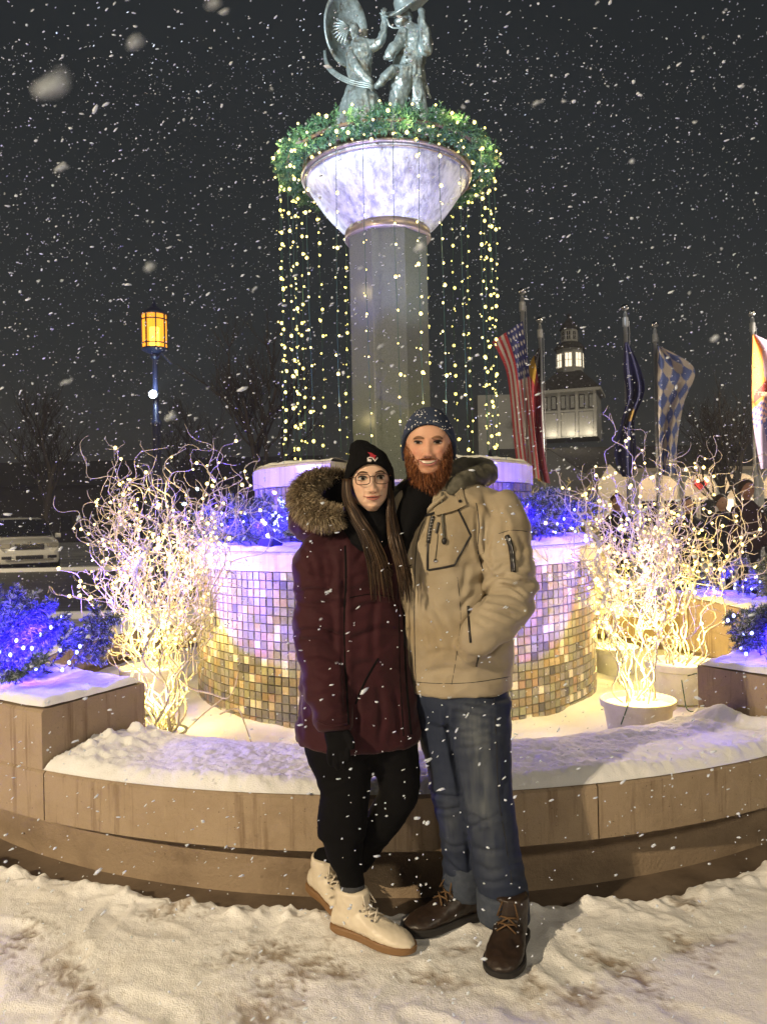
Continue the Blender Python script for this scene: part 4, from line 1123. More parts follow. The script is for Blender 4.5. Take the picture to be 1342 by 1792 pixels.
    q_.add([(xm, dg + .05, za_ + .03), (xb + .1, dg + .05, zg1 - .02), (xb + .1, dg + 6, zg1 - .02), (xm, dg + 6, za_ + .03), (xa - .1, dg + .05, zg1 - .02), (xa - .1, dg + 6, zg1 - .02)], [(0, 1, 2, 3), (0, 3, 5, 4)]); q_.build("gable_roof", M['shingle'], e, recalc=False)
    # porch with arches
    dp = 33.0; zt, zb = z_at(826, dp, 1150), -.05
    xs = [P(k, 905, dp).x for k in (1112, 1192, 1258, 1330, 1400, 1480)]
    q_ = MB(); q_.box(((xs[0] + xs[-1]) / 2, dp + 2.4, zt / 2), (xs[-1] - xs[0], .12, zt)); bw_ = q_.build("porch_back_wall", M['cream'], e)
    q_ = MB(); q_.box(((xs[0] + xs[-1]) / 2, dp + 1.2, zt + .08), (xs[-1] - xs[0] + .4, 3.2, .14)); q_.build("porch_ceiling", M['cream'], e)
    for i in range(5):
        x0, x1 = xs[i], xs[i + 1]
        q_ = MB(); q_.box((x0, dp, zt / 2), (.24, .24, zt)); q_.build("porch_post", M['hall_trim'], e)
        n = 14; top, bot = [], []
        rr = (x1 - x0) / 2 - .12; xm_ = (x0 + x1) / 2; zs = zt - .62
        for k in range(n + 1):
            a = math.pi * k / n; bot.append((xm_ - rr * math.cos(a), zs + .5 * math.sin(a)))
        q_ = MB()
        for k in range(n):
            (xa_, za2), (xb_, zb2) = bot[k], bot[k + 1]
            q_.rings([[(xa_, y, za2), (xb_, y, zb2), (xb_, y, zt), (xa_, y, zt)] for y in (dp - .09, dp + .09)])
        q_.build("porch_arch", M['hall_trim'], e)
        for (fx, ww, hh, zc_) in ((.3, .75, 1.2, 1.35), (.72, .75, 1.2, 1.35)):
            wx = x0 + (x1 - x0) * fx
            f = MB(); f.box((wx, dp + 2.32, zc_), (ww + .16, .06, hh + .16)); w_ = f.build("window", M['hall_trim'], bw_)
            p_ = MB(); p_.box((wx, dp + 2.28, zc_), (ww, .04, hh)); p_.build("pane", M['dark_pane'] if (i + int(fx * 2)) % 3 else M['lit_pane'], w_)
        point_light("porch_light", (xm_, dp + 1.3, zt - .35), 34, (1.0, .80, .55), .12)
    hx = P(1225, 848, dp + 2.1)
    hb = MB(); 
    outl = []
    for k in range(28):
        t = 2 * math.pi * k / 28
        outl.append((hx.x + .020 * 16 * math.sin(t) ** 3, hx.z + .019 * (13 * math.cos(t) - 5 * math.cos(2 * t) - 2 * math.cos(3 * t) - math.cos(4 * t))))
    hb.rings([[(a, hx.y - .03, c) for a, c in outl], [(a, hx.y + .03, c) for a, c in outl]]); hb.build("heart_sign", mat("red_sign", (.65, .05, .05), .5), e)
    # small cream gabled entry left of the porch
    de = 31.0; x0, x1, xm_ = P(1047, 905, de).x, P(1100, 905, de).x, P(1068, 905, de).x
    ze1, ze2 = z_at(845, de, 1070), z_at(812, de, 1070)
    q_ = MB(); q_.rings([[(x0, y, -.05), (x1, y, -.05), (x1, y, ze1), (xm_, y, ze2), (x0, y, ze1)] for y in (de, de + 3)]); q_.build("entry_gable", M['cream'], e)
    point_light("entry_light", ((x0 + x1) / 2, de - 1.5, ze1), 40, (1.0, .84, .6), .12)
hall()

# ================================================================== flags
def pole(px, py, d, label):
    t = P(px, py, d); e = empty("flagpole", (t.x, t.y, -.05), label, "flagpole", "flagpoles")
    b = MB(); b.tube([(t.x, t.y, -.05), (t.x, t.y, t.z - .12)], [.06, .042], 12); b.build("shaft", M['white_metal'], e, smooth=True)
    b = MB(); b.lathe([(.02, -.42), (.062, -.40), (.062, -.22), (.03, -.20), (.025, -.09)], t, 14); b.build("truck", M['white_metal'], e, smooth='angle')
    b = MB(); b.sphere(t, .085, 14, 10, sc=(1, 1, .85)); b.build("finial", M['chrome'], e, smooth=True)
    r_ = MB(); r_.tube([(t.x + .07, t.y - .03, 1.0), (t.x + .07, t.y - .03, t.z - .3)], .006, 4); r_.build("halyard", M['white_metal'], e)
    return t
def flag_mat(name): return mat(name, (1, 1, 1), .75, attr="tint", sheen=.1, bump=[(3, .3, .05)])
def flag(left, right, d, colf, name, label, nu=90, nv=46, folds=3.0, amp=.12, seed=0):
    Lc, Rc = spline(left, nu), spline(right, nu); V, C = [], []
    for i in range(nu):
        u = i / (nu - 1)
        for j in range(nv):
            v = j / (nv - 1)
            px, py = Lc[i] * (1 - v) + Rc[i] * v
            dep = d + amp * math.sin(folds * math.pi * v + 2.5 * u + seed) * (.25 + u) + amp * .35 * math.sin(7 * v + 6 * u + seed)
            V.append(P(px, py, dep)); C.append(colf(u, v))
    V = np.array([tuple(v) for v in V]); idx = np.arange(nu * nv).reshape(nu, nv)
    f = np.stack([idx[:-1, :-1], idx[:-1, 1:], idx[1:, 1:], idx[1:, :-1]], -1).reshape(-1, 4)
    o = np_mesh("flag", V, f, flag_mat(name), smooth=True, label=label, cat="flag")
    set_color(o.data, np.array(C, float))
    so = o.modifiers.new("thickness", 'SOLIDIFY'); so.thickness = .004
    return o
RED, WHT, NAVY, GOLD, BLK = (.52, .045, .06), (.66, .62, .60), (.022, .03, .16), (.60, .34, .02), (.015, .012, .012)
def c_us(u, v):
    if u < .36 and v > .46:
        su, sv = (u / .36) * 6, (v - .46) / .54 * 5
        return WHT if (su % 1 - .5) ** 2 + (sv % 1 - .5) ** 2 < .05 else NAVY
    return RED if int(v * 11) % 2 == 0 else WHT
def c_de(u, v):
    if u < .10 + .12 * v: return BLK
    if u < .26 and v < .55: return GOLD
    return GOLD if v < .10 + .30 * max(0, u - .3) / .7 and u > .3 else (RED if v < .80 else (.20, .02, .05))
def c_mi(u, v):
    return (.55, .33, .05) if (u - .56) ** 2 / .002 + (v - .62) ** 2 / .03 < 1 else (.018, .022, .13)
def c_by(u, v):
    a, b_ = u * 7.5 + v * 3.2, u * 7.5 - v * 3.2
    return (.15, .21, .56) if (int(math.floor(a)) + int(math.floor(b_))) % 2 else (.80, .70, .62)
def c_or(u, v):
    if u < .55 and v < .55 - .75 * (u - .18) and not ((u - .32) ** 2 / .03 + (v - .75) ** 2 / .14 < 1): base = (.78, .30, .045)
    else: base = (.42, .30, .46)
    if .38 < u < .47 and .05 < v < .52: return (.30, .03, .02)
    if .50 < u < .68:
        return (.10, .12, .40) if (int(u * 40) + int(v * 16)) % 2 else (.72, .42, .33)
    if u >= .68: return (.10, .11, .36) if v > .25 + .5 * (u - .68) else (.40, .32, .50)
    return base
pole(913, 510, 15.6, "tall flagpole with the striped flag, left of the tower"); pole(944, 560, 17.4, "flagpole with the black red gold flag in front of the tower")
pole(1093, 538, 16.3, "flagpole with the narrow navy flag"); pole(1145, 568, 17.6, "flagpole with the blue and white lozenge flag"); pole(1315, 548, 16.8, "flagpole with the orange flag at the right edge")
flag([(861, 598), (884, 645), (893, 705), (899, 770), (907, 834)], [(914, 562), (923, 625), (930, 700), (937, 770), (944, 838)], 15.45, c_us, "striped_flag_cloth", "red and white striped flag with a starred blue canton")
flag([(941, 610), (924, 648), (926, 715), (927, 780), (941, 842)], [(945, 608), (946, 690), (948, 760), (954, 805), (962, 846)], 17.25, c_de, "black_red_gold_cloth", "black, red and gold flag hanging limp", seed=1)
flag([(1092, 600), (1090, 645), (1096, 695), (1086, 740), (1074, 795), (1088, 834)], [(1098, 598), (1120, 645), (1127, 685), (1110, 735), (1112, 785), (1108, 836)], 16.15, c_mi, "navy_flag_cloth", "narrow navy blue flag twisted on its pole", seed=2, folds=4)
flag([(1150, 606), (1150, 690), (1152, 770), (1156, 832)], [(1154, 606), (1214, 645), (1196, 705), (1185, 770), (1184, 834)], 17.45, c_by, "lozenge_flag_cloth", "flag of blue and pale lozenges", seed=3)
f5 = flag([(1316, 586), (1314, 680), (1317, 750), (1330, 822)], [(1320, 585), (1376, 622), (1384, 700), (1380, 812)], 16.65, c_or, "orange_flag_cloth", "orange and lilac town flag with lettering at the right edge", seed=4, amp=.05)
tx = bpy.data.curves.new("flag_lettering", 'FONT'); tx.body = "Frankenmuth"; tx.size = .17; tx.extrude = .002; tx.align_x = 'LEFT'
to = bpy.data.objects.new("flag_lettering", tx); COL.objects.link(to)
to.matrix_world = Matrix.Translation(P(1318, 691, 16.50)) @ Matrix.Rotation(R(90), 4, 'X') @ Matrix.Rotation(R(-6), 4, 'Z')
me = bpy.data.meshes.new_from_object(to.evaluated_get(bpy.context.evaluated_depsgraph_get())); mw = to.matrix_world.copy(); bpy.data.objects.remove(to)
lo = link_mesh("lettering", me, mat("pale_lettering", (.75, .6, .4), .7)); lo.parent = f5; lo.matrix_basis = mw

# ================================================================== onlookers behind the willows
def onlooker(px, ytop, d, H, coat, label, cat="person", hair=(.04, .025, .015), skin=(.50, .30, .21), hood=False, s_w=1.0, arm_fwd=False):
    g = P(px, ytop, d); zt = g.z; x, y = g.x, g.y; z0 = zt - H
    z0 = -.05; H = zt - z0
    e = empty("person", (x, y, z0), label, cat, "onlookers behind the fountain")
    def L(keys, n=16):
        ks = spline(keys, len(keys) * 5); return [[(x + k[0] + k[3] * math.cos(2 * math.pi * j / n) * s_w, y + k[1] + k[4] * math.sin(2 * math.pi * j / n), z0 + k[2] * H) for j in range(n)] for k in ks]
    hd = MB(); hd.sphere((x, y, z0 + H * .93), H * .066, 18, 14, sc=(.82, .95, 1.1)); hd.tube([(x, y, z0 + H * .80), (x, y + .005, z0 + H * .90)], .055, 12)
    hd.sphere((x, y - H * .062, z0 + H * .922), .014, 8, 6, sc=(.8, 1, 1.4))
    hd.rings(L([(0, 0, .50, .15, .10), (0, 0, .66, .15, .10), (0, 0, .79, .14, .08), (0, 0, .83, .06, .05)]))
    organic("body", hd, .016, mat("onlooker_skin", skin, .55), e, 2)
    for s in (-1, 1):
        ey = MB(); ey.sphere((x + s * .028, y - H * .058, z0 + H * .937), .011, 8, 6, sc=(1.2, .7, .6)); ey.build("eye", M['trim'], e)
    hr = MB(); hr.sphere((x, y + .034, z0 + H * .955), H * .068, 18, 12, sc=(.95, .92, 1.0))
    o = hr.build("hair", mat("onlooker_hair", hair, .7), e, smooth=True)
    ct = MB()
    ct.rings(L([(0, 0, .44, .21, .15), (0, 0, .52, .20, .145), (0, 0, .66, .20, .14), (0, 0, .77, .20, .12), (0, 0, .815, .13, .09), (0, .0, .845, .075, .07)]))
    for s in (-1, 1):
        f_ = -.16 if arm_fwd else -.03
        ct.tube([Vector((x + s * .17, y, z0 + H * .785)), Vector((x + s * .245, y + .01, z0 + H * .66)), Vector((x + s * .25, y + f_ * .5, z0 + H * .56)), Vector((x + s * (.12 if arm_fwd else .24), y + f_ - .06, z0 + H * (.60 if arm_fwd else .47)))], [.075, .068, .06, .05], 12)
    organic("coat", ct, .016, mat("onlooker_coat", coat, .75, bump=[(30, .4, .01)]), e, 3, lambda p: .006 * ridged(p, 9, 2))
    hn = MB()
    for s in (-1, 1):
        hx, hy, hz = x + s * (.11 if arm_fwd else .24), y + (-.23 if arm_fwd else -.10), z0 + H * (.60 if arm_fwd else .445)
        hn.sphere((hx, hy, hz), .042, 10, 8, sc=(.7, .8, 1.1))
        for k in range(4): hn.tube([(hx - .025 + .017 * k, hy - .02, hz - .02), (hx - .025 + .017 * k, hy - .03, hz - .075)], [.011, .008], 6)
    hn.build("hands", mat("onlooker_gloves", (.03, .03, .03), .8), e, smooth=True)
    tr = MB()
    for s in (-1, 1): tr.rings(L([(s * .10, 0, .03, .062, .07), (s * .10, -.01, .26, .075, .085), (s * .095, 0, .42, .095, .10), (s * .09, 0, .50, .105, .11)]))
    organic("trousers", tr, .018, mat("onlooker_trousers", (.015, .016, .02), .85), e, 2)
    for s in (-1, 1):
        bt = MB(); bt.sphere((x + s * .10, y - .05, z0 + .05), .08, 12, 8, sc=(.62, 1.6, .7)); bt.build("boot", M['trim'], e, smooth=True)
onlooker(1079, 866, 13.2, 1.7, (.015, .015, .018), "woman in dark coat with brown hair behind the right willows", hair=(.10, .045, .02), arm_fwd=True)
onlooker(1203, 872, 13.0, 1.65, (.018, .018, .02), "person in black coat behind the middle of the right willows")
onlooker(1306, 842, 12.4, 1.8, (.03, .012, .016), "person in dark maroon jacket standing at the right edge", skin=(.36, .19, .13))
onlooker(1262, 868, 13.6, 1.7, (.012, .014, .02), "person in black jacket just left of the maroon jacket", arm_fwd=True)
# low stone steps at the far right
M['step'] = mat("grey_stone_step", (.22, .22, .215), .8, var=(4, (.15, .15, .15), .4, .6))
st = empty("stone_steps", (9.2, 16.5, -.05), "grey stone steps behind the onlookers at the right edge", "steps")
for k in range(5):
    b = MB(); b.box((10.2, 16.5 + .35 * k, -.05 + .16 * (k + .5)), (4.4, .40, .158)); b.build("step", M['step'], st, bevel=.01)

# ================================================================== falling snow
def flakes():
    q = np.random.default_rng(17); n = 44000
    y = q.uniform(1.2, 17, n); hx = y * .62 + .6
    x = q.uniform(-1, 1, n) * hx; z = 1.46 + q.uniform(-.85, .80, n) * (y * .72 + .5)
    keep = z > .05; x, y, z = x[keep], y[keep], z[keep]; n = len(x)
    s = q.choice([.0018, .0026, .0038], n, p=[.58, .32, .10]) * (.75 + .05 * y)
    qq = random.Random(4); near = []
    def clump(c, sz, el, k):                  # a fluffy aggregate of little crystals
        ax = Vector((.86, .1, .38)).normalized()
        for _ in range(k):
            o_ = Vector((qq.gauss(0, .42), qq.gauss(0, .42), qq.gauss(0, .42))); o_ += ax * o_.dot(ax) * (el - 1)
            p = c + o_ * sz; near.append((p.x, p.y, p.z, sz * qq.uniform(.28, .5)))
    for (px, py, d, sz) in ((90, 153, .15, .0014), (236, 74, .22, .0010), (375, 5, .24, .0010), (262, 468, .30, .0009), (108, 293, .45, .0014), (393, 20, .45, .0012), (1250, 592, .5, .0012), (118, 668, .5, .0013), (300, 730, .45, .0017),
                            (735, 432, .45, .0017), (1105, 282, .6, .0012), (940, 180, .55, .0012), (575, 1035, 1.6, .0035), (750, 1330, 1.4, .003)):
        clump(P(px, py, d), sz, 2.4, 26)
    for _ in range(220):
        d = qq.uniform(.6, 2.2); clump(P(qq.uniform(-250, 1600), qq.uniform(-200, 1400), d), qq.uniform(.0011, .0022), 1.6, 4)
    nr = np.array(near)
    fx = CX + F_PX * x / y; fy = CY - F_PX * (z - 1.46) / y
    ok = ~((y < 2.8) & (fx > 595) & (fx < 805) & (fy > 735) & (fy < 910)); x, y, z, s = x[ok], y[ok], z[ok], s[ok]
    fx = CX + F_PX * nr[:, 0] / nr[:, 1]; fy = CY - F_PX * (nr[:, 2] - 1.46) / nr[:, 1]
    nr = nr[~((fx > 595) & (fx < 805) & (fy > 735) & (fy < 910))]
    pos = np.concatenate([np.stack([x, y, z], 1), nr[:, :3]]); s = np.concatenate([s, nr[:, 3]]); n = len(pos)
    t = (1 + 5 ** .5) / 2
    ico = np.array([(-1, t, 0), (1, t, 0), (-1, -t, 0), (1, -t, 0), (0, -1, t), (0, 1, t), (0, -1, -t), (0, 1, -t), (t, 0, -1), (t, 0, 1), (-t, 0, -1), (-t, 0, 1)], float) / 1.9
    fc = np.array([(0, 11, 5), (0, 5, 1), (0, 1, 7), (0, 7, 10), (0, 10, 11), (1, 5, 9), (5, 11, 4), (11, 10, 2), (10, 7, 6), (7, 1, 8), (3, 9, 4), (3, 4, 2), (3, 2, 6), (3, 6, 8), (3, 8, 9), (4, 9, 5), (2, 4, 11), (6, 2, 10), (8, 6, 7), (9, 8, 1)])
    el = q.choice([1.0, 1.8, 3.0], n, p=[.45, .3, .25])
    w = np.array([.86, .1, .38]); dirs = w + q.normal(size=(n, 3)) * .3; dirs /= np.linalg.norm(dirs, axis=1, keepdims=True)
    v = ico[None] * q.uniform(.6, 1.35, (n, 12, 1)) * s[:, None, None]
    along = (v * dirs[:, None]).sum(2, keepdims=True) * dirs[:, None]
    v = v - along + along * el[:, None, None] + pos[:, None]
    f = (fc[None] + 12 * np.arange(n)[:, None, None]).reshape(-1, 3)
    mt = mat("snowflake", (.84, .90, .97), .9, spec=.1)
    tn = mt.node_tree; b = tn.nodes["Principled BSDF"]; b.inputs["Subsurface Weight"].default_value = 0
    tl = tn.nodes.new("ShaderNodeBsdfTranslucent"); tl.inputs[0].default_value = (.84, .90, .97, 1); mx = tn.nodes.new("ShaderNodeMixShader"); mx.inputs[0].default_value = .45
    tn.links.new(b.outputs[0], mx.inputs[1]); tn.links.new(tl.outputs[0], mx.inputs[2]); tn.links.new(mx.outputs[0], tn.nodes["Material Output"].inputs[0])
    o = np_mesh("falling_snow", v.reshape(-1, 3), f, mt, smooth=True, label="snowflakes falling through the night air", cat="snow", kind="stuff")
flakes()
# ================================================================== the couple
from mathutils.bvhtree import BVHTree
def bvh_of(*obs):
    vs, fs = [], []
    for o in obs:
        n0 = len(vs); vs += [v.co.copy() for v in o.data.vertices]; fs += [[i + n0 for i in p.vertices] for p in o.data.polygons]
    return BVHTree.FromPolygons(vs, fs)
def onsurf(bv, px, py, off=.003, dflt=2.6):
    d = (P(px, py, 1.0) - CAM).normalized(); h = bv.ray_cast(CAM, d)
    if h[0] is None: return P(px, py, dflt)
    return h[0] - d * off
def seam(bv, pts, r, name, m_, parent, off=.001, n=None, flat=1.0, k=6):
    ks = spline(pts, n or max(8, len(pts) * 6)) if len(pts) > 2 else spline([pts[0], ((pts[0][0] + pts[1][0]) / 2, (pts[0][1] + pts[1][1]) / 2), pts[1]], n or 12)
    b = MB(); b.tube([onsurf(bv, q_[0], q_[1], off) for q_ in ks], r, k, flat=flat)
    return b.build(name, m_, parent, smooth=True)
def strand_mesh(name, roots, dirs, lens, width, mats, parent, bend=(0, 0, 0), seed=0, seg=3, jit=.15, mi=None, kind="stuff"):
    g = np.random.default_rng(seed); n = len(roots)
    r = np.asarray(roots, float); d = np.asarray(dirs, float) + g.normal(size=(n, 3)) * jit
    d /= np.linalg.norm(d, axis=1, keepdims=True) + 1e-9
    w = np.cross(d, g.normal(size=(n, 3))); w /= np.linalg.norm(w, axis=1, keepdims=True) + 1e-9
    L = np.asarray(lens, float).reshape(-1, 1); p = r.copy(); rows = []
    for s in range(seg + 1):
        t = s / seg; ww = width * (1 - .75 * t) * .5
        rows.append(np.stack([p - w * ww, p + w * ww], 1))
        d = d + np.asarray(bend) / seg; d /= np.linalg.norm(d, axis=1, keepdims=True) + 1e-9
        p = p + d * L / seg
    V = np.stack(rows, 1).reshape(-1, 3); base = np.arange(n)[:, None] * (2 * (seg + 1))
    F = np.concatenate([np.stack([base[:, 0] + 2 * s, base[:, 0] + 2 * s + 1, base[:, 0] + 2 * s + 3, base[:, 0] + 2 * s + 2], 1) for s in range(seg)])
    m_i = g.integers(0, len(mats), n) if mi is None else mi
    return np_mesh(name, V, F, mats, parent, smooth=True, mi=np.tile(m_i, seg), kind=kind)

HW = [(1.0, .02), (.97, .22), (.9, .42), (.75, .66), (.5, .88), (.25, .975), (0, 1.0), (-.25, .99), (-.5, .93), (-.68, .83), (-.82, .68), (-.92, .55), (-1.0, .54), (-1.08, .60), (-1.2, .66), (-1.45, .68)]
HF = [(1.0, .02), (.97, .22), (.9, .42), (.75, .68), (.5, .90), (.25, .97), (0, .965), (-.25, .96), (-.5, .95), (-.68, .94), (-.82, .91), (-.92, .78), (-1.0, .50), (-1.08, .30), (-1.2, .24), (-1.45, .26)]
HB = [(1.0, .02), (.97, .22), (.9, .42), (.75, .70), (.5, .95), (.25, 1.03), (0, 1.02), (-.25, .93), (-.5, .80), (-.68, .74), (-.82, .72), (-.92, .72), (-1.0, .72), (-1.08, .72), (-1.2, .74), (-1.45, .80)]
HWW = [(1.0, .02), (.97, .22), (.9, .42), (.75, .66), (.5, .88), (.25, .975), (0, 1.0), (-.25, .965), (-.5, .87), (-.68, .72), (-.82, .52), (-.92, .35), (-1.0, .30), (-1.08, .46), (-1.2, .60), (-1.45, .66)]
def lerp_tab(tab, t):
    for (a, va), (b, vb) in zip(tab[:-1], tab[1:]):
        if t <= a and t >= b: 
            u = (a - t) / (a - b); return va + (vb - va) * u
    return tab[0][1] if t > tab[0][0] else tab[-1][1]
class Head:
    def __init__(s, center, scale, yaw, pitch, roll, kind):
        s.c = center; s.k = scale; s.kind = kind
        s.R = Matrix.Rotation(R(roll), 3, 'Y') @ Matrix.Rotation(R(yaw), 3, 'Z') @ Matrix.Rotation(R(pitch), 3, 'X')
        s.zf = 1.09 if kind == 'm' else 1.0
        s.HW = HW if kind == 'm' else HWW
        s.w, s.d, s.h = (.0795, .094, .118) if kind == 'm' else (.0715, .092, .116)
    def feat(s, x, z):
        z = z * s.zf
        ex = math.exp; m_ = s.kind == 'm'; y = 0; ax = abs(x)
        # nose
        t = max(0, min(1, (.010 - z) / .052)); amp = .003 + (.0175 if m_ else .0155) * t ** 1.5
        wn = .0080 + .0056 * t
        cut = 1 / (1 + ex((-.0505 - z) / -.0022)) if z < -.03 else 1
        cut = 1 - 1 / (1 + ex((z + .051) / .0022))
        if z < .03: y += amp * ex(-(x / wn) ** 2) * cut * (1 if z < .010 else ex(-((z - .010) / .012) ** 2))
        y += .0085 * ex(-((ax - .0128) / .0052) ** 2 - ((z + .0445) / .0062) ** 2)
        y -= .0125 * ex(-((ax - .0315) / .0165) ** 2 - ((z - .001) / .0115) ** 2)            # eye sockets
        y += .0035 * ex(-((ax - .030) / .022) ** 2 - ((z - .0215) / .0075) ** 2)             # brow
        y += (.0075 if m_ else .0060) * ex(-((ax - .043) / .017) ** 2 - ((z + .030) / .015) ** 2)   # cheeks
        y -= .0032 * ex(-((ax - .024 - .20 * (-.046 - z)) / .0036) ** 2) * (1 if -.078 < z < -.044 else 0)  # smile folds
        cz = -.0675 + (.20 if m_ else .12) * (ax ** 2) / .03                                     # smile curve
        if ax < .028:
            f_ = (1 - (ax / .028) ** 2)
            y += .0042 * f_ * ex(-((z - cz - .0048) / .0036) ** 2) + .0052 * f_ * ex(-((z - cz + .0062) / .0044) ** 2) - .0020 * ex(-((z - cz) / .0016) ** 2)
        y -= .003 * ex(-(x / .022) ** 2 - ((z + .0875) / .005) ** 2)
        y += .0065 * ex(-(x / .018) ** 2 - ((z + .104) / .011) ** 2)                        # chin
        return y
    def surf(s, x, z):
        """forward depth of the face at local (x, z)"""
        t = z / s.h; w = s.w * lerp_tab(s.HW, t); f = s.d * lerp_tab(HF, t)
        u = min(.999, abs(x) / w); return f * (1 - u ** 2.25) ** (1 / 2.25) + s.feat(x, z) * max(0, 1 - u ** 4)
    def wp(s, x, y, z): return s.c + s.R @ (Vector((x, -y, z)) * s.k)
    def onf(s, x, z, off=0.0): return s.on(x, z / s.zf, off)
    def on(s, x, z, off=0.0): return s.wp(x, s.surf(x, z) + off, z)
    def body(s, name, skin, parent, colf, torso):
        n = 150; ts = list(np.linspace(1.0, .25, 26)) + list(np.linspace(.24, -1.0, 120)) + list(np.linspace(-1.02, -1.45, 16))
        V, C = [], []
        for t in ts:
            w, f, bk = s.w * lerp_tab(s.HW, t), s.d * lerp_tab(HF, t), s.d * lerp_tab(HB, t); z = t * s.h
            sh = -.012 * max(0, min(1, (-t - .85) / .3))
            for j in range(n):
                a = 2 * math.pi * j / n; a = a + .38 * math.sin(2 * a) * 0
                ca, sa = math.cos(a), math.sin(a); e_ = 2 / 2.25
                x = w * math.copysign(abs(ca) ** e_, ca); y = (f if sa > 0 else bk) * math.copysign(abs(sa) ** e_, sa)
                if sa > 0 and t > -1.0: y += s.feat(x, z) * max(0, 1 - (abs(x) / w) ** 4)
                V.append(s.wp(x, y + sh, z)); C.append(colf(x, y, z))
        rings = [V[i * n:(i + 1) * n] for i in range(len(ts))]
        base = s.wp(0, 0, -1.45 * s.h)
        for (dz, rx, ry) in torso:
            rings.append([Vector((base.x + rx * math.cos(2 * math.pi * j / n), base.y + min(.085, dz * 1.2) - ry * math.sin(2 * math.pi * j / n), base.z - dz)) for j in range(n)])
            C += [C[-1]] * n
        b = MB(); b.rings(rings); o = b.build(name, skin, parent, smooth=True)
        set_color(o.data, np.array(C, float)[:len(o.data.vertices)])
        return o
    def patch(s, pts, off, name, m_, parent):
        b = MB(); b.add([s.onf(x, z, off) for x, z in pts], [tuple(range(len(pts)))]); return b.build(name, m_, parent, recalc=False)
    def line(s, pts, r, off, name, m_, parent, n=14, flat=1.0, taper=True):
        ks = spline(pts, n); b = MB()
        rad = [r * (.35 + .65 * math.sin(math.pi * (i + .6) / (n + .2))) if taper else r for i in range(n)]
        b.tube([s.onf(float(k[0]), float(k[1]), off) for k in ks], rad, 8, flat=flat); return b.build(name, m_, parent, smooth=True)
M['eye_white'] = mat("eye_white", (.50, .46, .42), .5, spec=.1); M['iris'] = mat("dark_iris", (.016, .010, .007), .5, spec=.08); M['lash'] = mat("lashes", (.02, .014, .010), .7)
M['teeth'] = mat("teeth", (.56, .47, .37), .3); M['mouth_in'] = mat("mouth_inside", (.10, .025, .02), .6)
def eyes(h, parent, opening, zc=0.0, dx=.0315, look=0.0, brow=None, browz=.0215, brow_r=.0030):
    for s in (-1, 1):
        x0 = s * dx; b = MB(); n = 16; rows = 7; V = []
        for i in range(rows):
            v = -1 + 2 * i / (rows - 1)
            for j in range(n):
                u = -1 + 2 * j / (n - 1); half = opening * math.sqrt(max(0, 1 - abs(u) ** 2.2))
                x = x0 + u * .0138; z = zc + v * half + .0012 * (u * s)
                V.append(h.on(x, z, .0030 + .0042 * (1 - u * u) * (1 - .25 * v * v)))
        b.add(V, [(i * n + j, i * n + j + 1, (i + 1) * n + j + 1, (i + 1) * n + j) for i in range(rows - 1) for j in range(n - 1)])
        ey = b.build("eye", M['eye_white'], parent, smooth=True, recalc=False)
        b = MB(); c = []; ir = .0062
        for k in range(18):
            a = 2 * math.pi * k / 18; zz = max(-opening * .93, min(opening * .93, ir * math.sin(a)))
            c.append(h.on(x0 + look + ir * math.cos(a), zc + zz, .0078))
        b.add(c, [tuple(range(18))]); b.build("iris", M['iris'], ey, recalc=False)
        up = [(x0 + u * .0148, zc + (opening + .0006) * math.sqrt(max(0, 1 - abs(u) ** 2.2)) + .0012 * u * s) for u in np.linspace(-1, 1, 9)]
        h.line(up, .0009, .0062, "upper_lid", M['lash'], parent, 16)
        lid = [(x, z + .0034) for x, z in up]; h.line(lid, .0024, .0035, "eyelid", M['skin_' + h.kind], parent, 16)
        if brow:
            h.line([(s * .0125, browz - .001), (s * .026, browz + .0035), (s * .038, browz + .0035), (s * .0485, browz - .002)], brow_r, .0008, "eyebrow", brow, parent, 14, flat=.5)

def beanie(h, ze, top, thick, mt, parent, ribs=54, slouch=None, cuff=.048, wide=1.0):
    n, rows = 160, 34; rings = []
    for i in range(rows + 2):
        t = max(0, i - 1) / rows; ring = []
        for j in range(n):
            a = 2 * math.pi * j / n; z0 = ze(a); z = z0 + (top - z0) * (1 - (1 - t) ** 1.55) if t > 0 else z0
            zz = min(.985, max(-.45, (z / top) * .985))
            tt = min(.98, z / h.h) if z < .55 * h.h else .55 + (z - .55 * h.h) / (top - .55 * h.h) * .435
            w = h.w * lerp_tab(HW, tt); f = h.d * lerp_tab(HF, tt); bk = h.d * lerp_tab(HB, tt)
            ca, sa = math.cos(a), math.sin(a); e_ = 2 / 2.15
            off = thick + (.0035 if (z - z0) < cuff else 0) + .0012 * math.cos(ribs * a) - (.006 if i == 0 else 0)
            off *= min(1, .35 + 1.8 * (1 - t)) if t > .8 else 1
            x = (w * wide + off) * math.copysign(abs(ca) ** e_, ca); y = ((f if sa > 0 else bk) + off) * math.copysign(abs(sa) ** e_, sa)
            if slouch: dx, dz = slouch(x, y, z, t); x += dx; z += dz
            ring.append(h.wp(x, y, z))
        rings.append(ring)
    b = MB(); b.rings(rings); return b.build("beanie", mt, parent, smooth=True)

